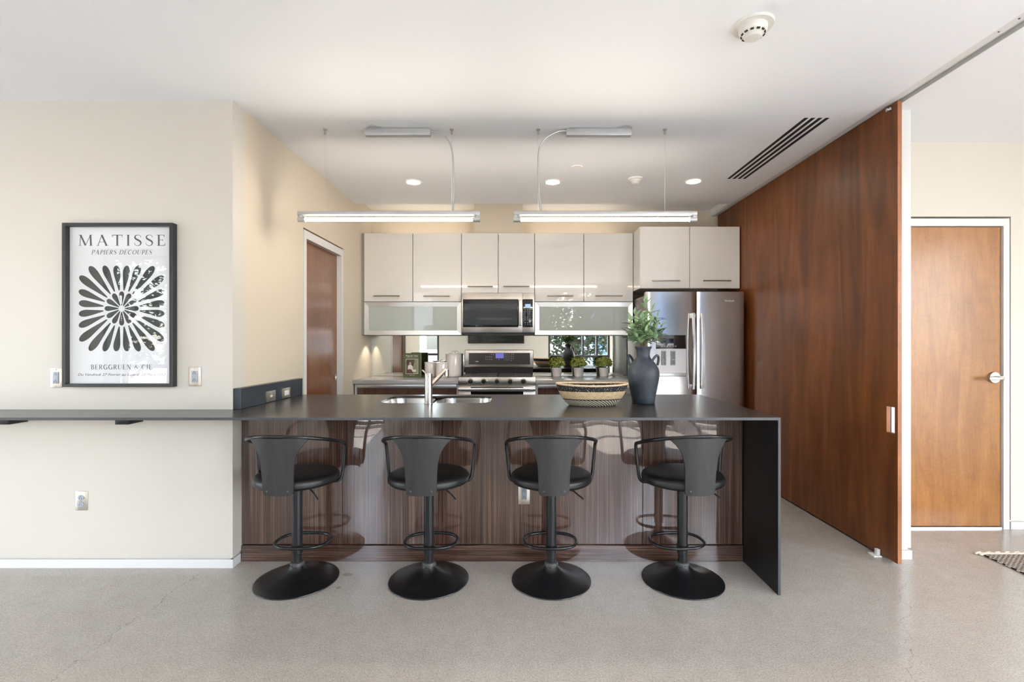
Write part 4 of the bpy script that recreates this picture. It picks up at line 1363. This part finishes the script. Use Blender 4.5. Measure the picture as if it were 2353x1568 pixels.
pc = m.build('picture', M['photo_dark'], cv, False)
xc = a + .078
m = MB(); m.flat([(xc + .028, z0 + .038), (b - .034, z0 + .038), (b - .034, z1 - .067), (xc + .050, z1 - .067), (xc + .03, z0 + .11)], 5.1930, 5.1934); m.build('foliage_backdrop', M['photo_leaf'], pc, False)
m = MB(); m.flat([(xc - .026, z0 + .08), (xc + .03, z0 + .072), (xc + .026, z0 + .115), (xc + .010, z0 + .132), (xc - .014, z0 + .132), (xc - .026, z0 + .118)], 5.1926, 5.1930); m.box(xc + .02, xc + .062, 5.1926, 5.193, z0 + .058, z0 + .08)
m.build('blouse', M['photo_white'], pc, False)
m = MB(); m.flat([(xc + .012 * math.cos(q * .5236), z0 + .147 + .015 * math.sin(q * .5236)) for q in range(12)], 5.1922, 5.1926); m.build('face', M['photo_skin'], pc, False)
m = MB(); m.flat([(xc - .022, z0 + .040), (xc + .012, z0 + .040), (xc + .012, z0 + .084), (xc - .020, z0 + .086)], 5.1922, 5.1926); m.build('apron', M['photo_red'], pc, False)

# canisters
def canister(label, x, y, r, h):
    t = thing('canister', label, 'canister', (x, y, KT), 'enamel canisters on the worktop')
    m = MB(); m.lathe([(r * .90, 0), (r * .97, .004), (r, .012), (r, h - .006), (r * .985, h - .002), (r * .9, h - .002)], (x, y, KT + .0006), 44)
    m.build('body', M['ceramic'], t)
    m = MB(); m.lathe([(r * 1.02, h - .003), (r * 1.03, h + .004), (r * .98, h + .010), (r * .5, h + .015), (0, h + .016)], (x, y, KT + .0006), 44, close=False)
    ld_ = m.build('lid', M['ceramic'], t)
    m = MB(); m.tube([(x + .018 * math.cos(q), y, KT + h + .017 + .022 * math.sin(q)) for q in [PI * i / 12 for i in range(13)]], .0025, 8)
    m.build('wire_handle', M['nickel'], ld_)
canister('small white canister with ring handle beside the cookbook', -.958, 5.255, .064, .150)
canister('small white canister partly behind the faucet spout', -.822, 5.165, .063, .150)
canister('tall white canister beside the range', -.712, 5.285, .086, .238)

# leaves
def leaf(mb, base, d, up, L_, W_, curl=.3, n=5):
    d = d.normalized(); side = d.cross(up)
    if side.length < 1e-4: side = d.orthogonal()
    side.normalize(); up = side.cross(d).normalized()
    v = []; f = []
    for i in range(n + 1):
        u = i / n
        w = W_ * .5 * math.sin(PI * min(1, .06 + .94 * u) ** .85) if i < n else .0004
        c = base + d * (L_ * u) - up * (curl * L_ * u * u)
        for s in (-1, 0, 1):
            v.append(c + side * (s * w) + up * (abs(s) * w * .35))
    for i in range(n):
        for k in range(2):
            f.append((i * 3 + k, i * 3 + k + 1, i * 3 + k + 4, i * 3 + k + 3))
    mb.raw(v, f)

# vase and greenery
vx, vy = .794, 3.083
t = thing('stoneware_vase', 'blue-black stoneware vase with two loop handles on the bar', 'vase', (vx, vy, TOP))
pf_ = [(0, 0), (.066, 0), (.0705, .003), (.075, .04), (.083, .08), (.092, .125), (.0985, .165), (.100, .185), (.098, .205), (.0925, .224), (.083, .242), (.070, .260), (.056, .276), (.046, .287), (.0415, .297), (.0405, .312), (.042, .330), (.047, .345), (.053, .355), (.0535, .360), (.050, .361), (.043, .350), (.037, .33), (.036, .30), (.05, .27), (.08, .23), (.085, .18), (.06, .02), (0, .015)]
m = MB(); m.lathe(pf_, (vx, vy, TOP + .0006), 56, close=False)
m.build('body', M['vase'], t, True, 60)
for a in (R(-32), R(168)):
    ca, sa = math.cos(a), math.sin(a)
    pts = []
    for (rr, zz, tw) in ((.062, .266, -.020), (.074, .290, -.016), (.085, .303, -.006), (.092, .302, .004), (.094, .287, .012), (.091, .264, .016), (.085, .244, .018)):
        pts.append((vx + ca * rr - sa * tw, vy + sa * rr + ca * tw, TOP + zz))
    m = MB(); m.tube(spline(pts, 5), .0078, 12)
    m.build('loop_handle', M['vase'], t, True, 60)
rnd = random.Random(11)
g = thing('leafy_branches', 'sage green leafy branches standing in the dark vase', 'greenery', (vx, vy, TOP + .33))
BR = [(.02, .02, .285), (-.05, .0, .205), (-.085, -.02, .165), (.05, -.02, .225), (.085, .01, .165), (.115, .0, .125), (-.02, -.05, .17), (.035, .04, .20), (-.065, .045, .12), (.06, -.07, .12), (-.10, .0, .085), (.0, -.08, .10), (.11, -.03, .09), (-.075, -.04, .11), (.10, .04, .19), (.03, -.06, .15), (-.03, .05, .15), (.07, .05, .08), (-.055, -.06, .06)]
for (bx_, by_, bz_) in BR:
    p0 = Vector((vx + bx_ * .15, vy + by_ * .15, TOP + .30)); p3 = Vector((vx + bx_, vy + by_, TOP + .36 + bz_))
    p1 = p0 + Vector((bx_ * .05, by_ * .05, .06 + bz_ * .25)); p2 = (p0 + p3) / 2 + Vector((bx_ * .1, by_ * .1, .03))
    pts = spline([p0, p1, p2, p3], 6)
    m = MB(); m.tube(pts, [.0022 - .0014 * i / len(pts) for i in range(len(pts))], 6)
    st_ = m.build('stem', M['stem'], g)
    m = MB()
    nl = 12 if bz_ > .15 else 10
    for k in range(nl):
        u = .40 + .60 * k / (nl - 1)
        p = pts[min(len(pts) - 1, int(u * (len(pts) - 1)))]
        axis = (pts[-1] - pts[-4]).normalized()
        az = 2.4 * k + rnd.uniform(-.5, .5)
        o = axis.orthogonal().normalized(); o = Matrix.Rotation(az, 3, axis) @ o
        d = o * rnd.uniform(.7, 1.0) + axis * rnd.uniform(.5, 1.0) if k < nl - 1 else axis
        leaf(m, p, d, Vector((0, 0, 1)) + o * .3, rnd.uniform(.052, .085) * (.8 if u > .9 else 1), rnd.uniform(.022, .033), rnd.uniform(.05, .4))
    m.build('foliage', M['sage'], st_, True, 60)

# basket
bx_, by_ = .452, 2.985
t = thing('woven_basket', 'oval straw basket with a black woven band on the bar', 'basket', (bx_, by_, TOP))
pr = [(0, .0), (.60, 0), (.66, .004), (.745, .022), (.83, .045), (.91, .072), (.965, .100), (1.0, .128), (.975, .128), (.94, .100), (.88, .07), (.80, .045), (.70, .022), (.62, .012), (0, .010)]
m = MB(); m.lathe([(r * .2, z) for r, z in pr], (bx_, by_, TOP + .0008), 84, 1.10, .62, False)
bo = m.build('body', M['basket'], t, True, 60)
m = MB()
pts = []
for k in range(90):
    a = 2 * PI * k / 90
    pts.append((bx_ + .2195 * math.cos(a), by_ + .1238 * math.sin(a), TOP + .1305 + .0035 * math.cos(2 * a)))
m.tube(pts, [.0062 + .0007 * math.sin(k * 2.1) for k in range(90)], 10, True)
m.build('rim', M['straw'], t, True, 70)

# little potted plants
def potted(label, x, y, seed):
    t = thing('potted_plant', label, 'plant', (x, y, KT), 'little plants in a row')
    m = MB(); m.lathe([(0, 0), (.044, 0), (.0465, .003), (.056, .088), (.0575, .090), (.0575, .097), (.054, .097), (.052, .085), (0, .082)], (x, y, KT + .0006), 40, close=False)
    m.build('pot', M['pot'], t)
    m = MB(); m.lathe([(0, .088), (.030, .088), (.0535, .083)], (x, y, KT), 28, close=False)
    m.build('soil', M['soil'], t)
    rn = random.Random(seed); m = MB()
    for k in range(900):
        th = rn.uniform(0, 2 * PI); ph = math.acos(rn.uniform(-.55, 1)); rr = rn.uniform(.12, 1.0) ** .5
        d = Vector((math.sin(ph) * math.cos(th), math.sin(ph) * math.sin(th), math.cos(ph)))
        p = Vector((x + d.x * .088 * rr, y + d.y * .076 * rr, KT + .145 + d.z * .068 * rr + rn.uniform(-.004, .004)))
        tg = Vector((rn.uniform(-1, 1), rn.uniform(-1, 1), rn.uniform(-.3, 1)))
        dd = (tg + d * .45).normalized()
        leaf(m, p, dd, d + Vector((rn.uniform(-.5, .5), rn.uniform(-.5, .5), rn.uniform(-.2, .6))), rn.uniform(.014, .023), rn.uniform(.010, .015), .2, 3)
    m.build('foliage', M['boxwood'], t, True, 60)
    m = MB()
    for k in range(7):
        a = 2 * PI * k / 7
        m.cyl((x + .012 * math.cos(a), y + .012 * math.sin(a), KT + .085), (x + .05 * math.cos(a), y + .045 * math.sin(a), KT + .16), .0018, .001, 6)
    m.build('stem', M['stem'], t)
potted('little white potted plant nearest the range', .418, 5.305, 1)
potted('little white potted plant in the middle of the row of three', .657, 5.300, 2)
potted('little white potted plant beside the dark vase', .935, 5.305, 3)

# rug
t = thing('woven_rug', 'black and cream woven rug on the hall floor', 'rug', (3.6, 2.2, 0))
m = MB(); m.box(2.83, 4.9, .6, 2.955, .0005, .011, .004)
m.build('weave', M['rug'], t)
m = MB()
for k in range(36):
    x = 2.80 + k * .058
    m.tube([(x, 2.962, .008), (x + .02, 2.97, .010), (x + .045, 2.978, .008), (x + .052, 2.99, .005)], [.006, .007, .0065, .004], 8)
m.box(2.815, 4.9, 2.945, 2.975, .0005, .013, .004)
m.build('braided_edge', M['fringe'], t, True, 60)

# television on the window wall (mirrored over the range)
t = thing('wall_television', 'dark flat television mirrored in the backsplash above the range', 'television', (-.58, YB, 1.28))
m = MB(); m.box(-1.30, .14, YB + .0005, YB + .045, 1.282, 2.09, .006)
m.build('housing', M['black'], t)
m = MB(); m.box(-1.288, .128, YB + .045, YB + .0465, 1.296, 2.078)
m.build('screen', M['dark_glass'], t, False)

# ------------------------------------------------------------------ outdoors, seen only in the mirror and the gloss
m = MB(); m.box(-40, 40, -45, YB - .2, -.35, -.15); m.box(-40, XL - .2, YB - .2, 30, -.35, -.15); m.box(XR + .2, 40, YB - .2, 30, -.35, -.15)
tag(m.build('ground', M['lawn'], None, False), 'sunlit pavement outside the windows', 'ground', None, 'structure')
def house(name, label, x, y, w, d, h, mat):
    t = thing(name, label, 'house', (x, y, -.15))
    m = MB(); m.box(x - w / 2, x + w / 2, y - d / 2, y + d / 2, -.15, h)
    m.flat([(x - w / 2, h), (x + w / 2, h), (x, h + w * .32)], y - d / 2, y + d / 2)
    m.build('walls', mat, t, False)
    m = MB()
    s = w * .32
    m.flat([(x - w / 2 - .4, h - .25), (x, h + s + .02), (x + w / 2 + .4, h - .25), (x + w / 2 + .4, h - .05), (x, h + s + .25), (x - w / 2 - .4, h - .05)], y - d / 2 - .4, y + d / 2 + .4)
    m.build('roof', M['roof'], t, False)
    m = MB()
    for q in (-.28, .28): m.box(x + q * w - .5, x + q * w + .5, y + d / 2, y + d / 2 + .05, .9, 2.3)
    m.build('house_window', M['dark_glass'], t, False)
house('white_house', 'white gabled house outside, mirrored in the left frosted cabinet door', -7.5, -22, 9, 8, 2.6, M['siding_white'])
house('blue_house', 'blue clapboard house outside, mirrored behind the right little plant', 7.4, -21, 6, 6, 4.0, M['siding_blue'])
def tree(label, x, y, h, r, seed):
    rn = random.Random(seed)
    t = thing('street_tree', label, 'tree', (x, y, -.15), 'trees outside the windows')
    m = MB(); m.tube([(x, y, -.15), (x + .1, y, h * .35), (x, y + .1, h * .7)], [.22, .16, .08], 10)
    m.build('trunk', M['bark'], t)
    m = MB()
    for k in range(3800):
        th = rn.uniform(0, 2 * PI); ph = math.acos(rn.uniform(-1, 1)); q = rn.uniform(.2, 1) ** .4
        d = Vector((math.sin(ph) * math.cos(th), math.sin(ph) * math.sin(th), math.cos(ph)))
        p = Vector((x + d.x * r * q, y + d.y * r * q, h * .52 + d.z * h * .5 * q))
        leaf(m, p, Vector((rn.uniform(-1, 1), rn.uniform(-1, 1), rn.uniform(-.6, .6))), Vector((0, 0, 1)), rn.uniform(.25, .42), rn.uniform(.16, .26), .2, 2)
    m.build('crown', M['tree_leaf'], t, False)
tree('leafy tree outside, mirrored behind the dark vase', 2.6, -12.5, 6.2, 2.2, 5)
tree('dark leafy tree outside, reflected in the poster glass', -13.5, -10.5, 7.0, 3.2, 8)
tree('leafy tree outside, mirrored right of the vase in the glossy cabinet', 7.2, -12.0, 5.6, 1.5, 6)

# ------------------------------------------------------------------ light
w = bpy.data.worlds.new('World'); SC.world = w
w.use_nodes = True
nt = w.node_tree
bg = nt.nodes['Background']
sky = nt.nodes.new('ShaderNodeTexSky')
sky.sky_type = 'NISHITA'; sky.sun_disc = False
sky.sun_elevation = R(50); sky.sun_rotation = R(150)
hs = nt.nodes.new('ShaderNodeHueSaturation'); hs.inputs['Saturation'].default_value = .5
nt.links.new(sky.outputs[0], hs.inputs['Color'])
nt.links.new(hs.outputs[0], bg.inputs['Color'])
bg.inputs['Strength'].default_value = 1.6
S = bpy.data.lights.new('sun', 'SUN'); S.energy = 22.0; S.angle = R(1.0); S.color = (1, .97, .93)
so = bpy.data.objects.new('sun', S); C.objects.link(so)
so.rotation_euler = Vector((.10, .74, -1.0)).to_track_quat('-Z', 'Y').to_euler()
# small lamps under the wall cabinets and on top of them
def spot(x, y, z, e, ang, blend=.2, col=(1, .86, .68)):
    L = bpy.data.lights.new('cabinet_puck', 'SPOT'); L.energy = e; L.spot_size = R(ang); L.spot_blend = blend; L.color = col; L.shadow_soft_size = .02
    o = bpy.data.objects.new('cabinet_puck', L); C.objects.link(o); o.location = (x, y, z)
spot(-1.53, 5.22, 1.375, 3, 100, .35)
def strip(x0, x1, y, z, e):
    L = bpy.data.lights.new('cabinet_top_strip', 'AREA'); L.shape = 'RECTANGLE'; L.size = x1 - x0; L.size_y = .03; L.energy = e; L.color = (1, .84, .64)
    o = bpy.data.objects.new('cabinet_top_strip', L); C.objects.link(o); o.location = ((x0 + x1) / 2, y, z); o.rotation_euler = (R(180), 0, 0)
strip(-1.5, -.55, 5.30, 2.46, .5)
strip(.1, 1.1, 5.30, 2.46, .5)

# ------------------------------------------------------------------ camera
cam = bpy.data.cameras.new('camera')
cam.sensor_width = 36; cam.sensor_fit = 'HORIZONTAL'
cam.lens = 36 * 1111 / 2353
cam.shift_x = -15.5 / 2353; cam.shift_y = 4.0 / 2353
cam.clip_start = .05; cam.clip_end = 200
co = bpy.data.objects.new('camera', cam); C.objects.link(co)
co.location = (0, 0, 1.30); co.rotation_euler = (R(90), 0, 0)
SC.camera = co

SC.view_settings.view_transform = 'Standard'
SC.view_settings.look = 'None'
SC.view_settings.gamma = 1
SC.view_settings.use_curve_mapping = False
SC.view_settings.exposure = 1.1
cy = SC.cycles
cy.use_denoising = True
cy.use_adaptive_sampling = True; cy.adaptive_threshold = .05
cy.max_bounces = 9; cy.diffuse_bounces = 5; cy.glossy_bounces = 5; cy.transmission_bounces = 6; cy.transparent_max_bounces = 12
cy.sample_clamp_indirect = 8
cy.caustics_reflective = False; cy.caustics_refractive = False
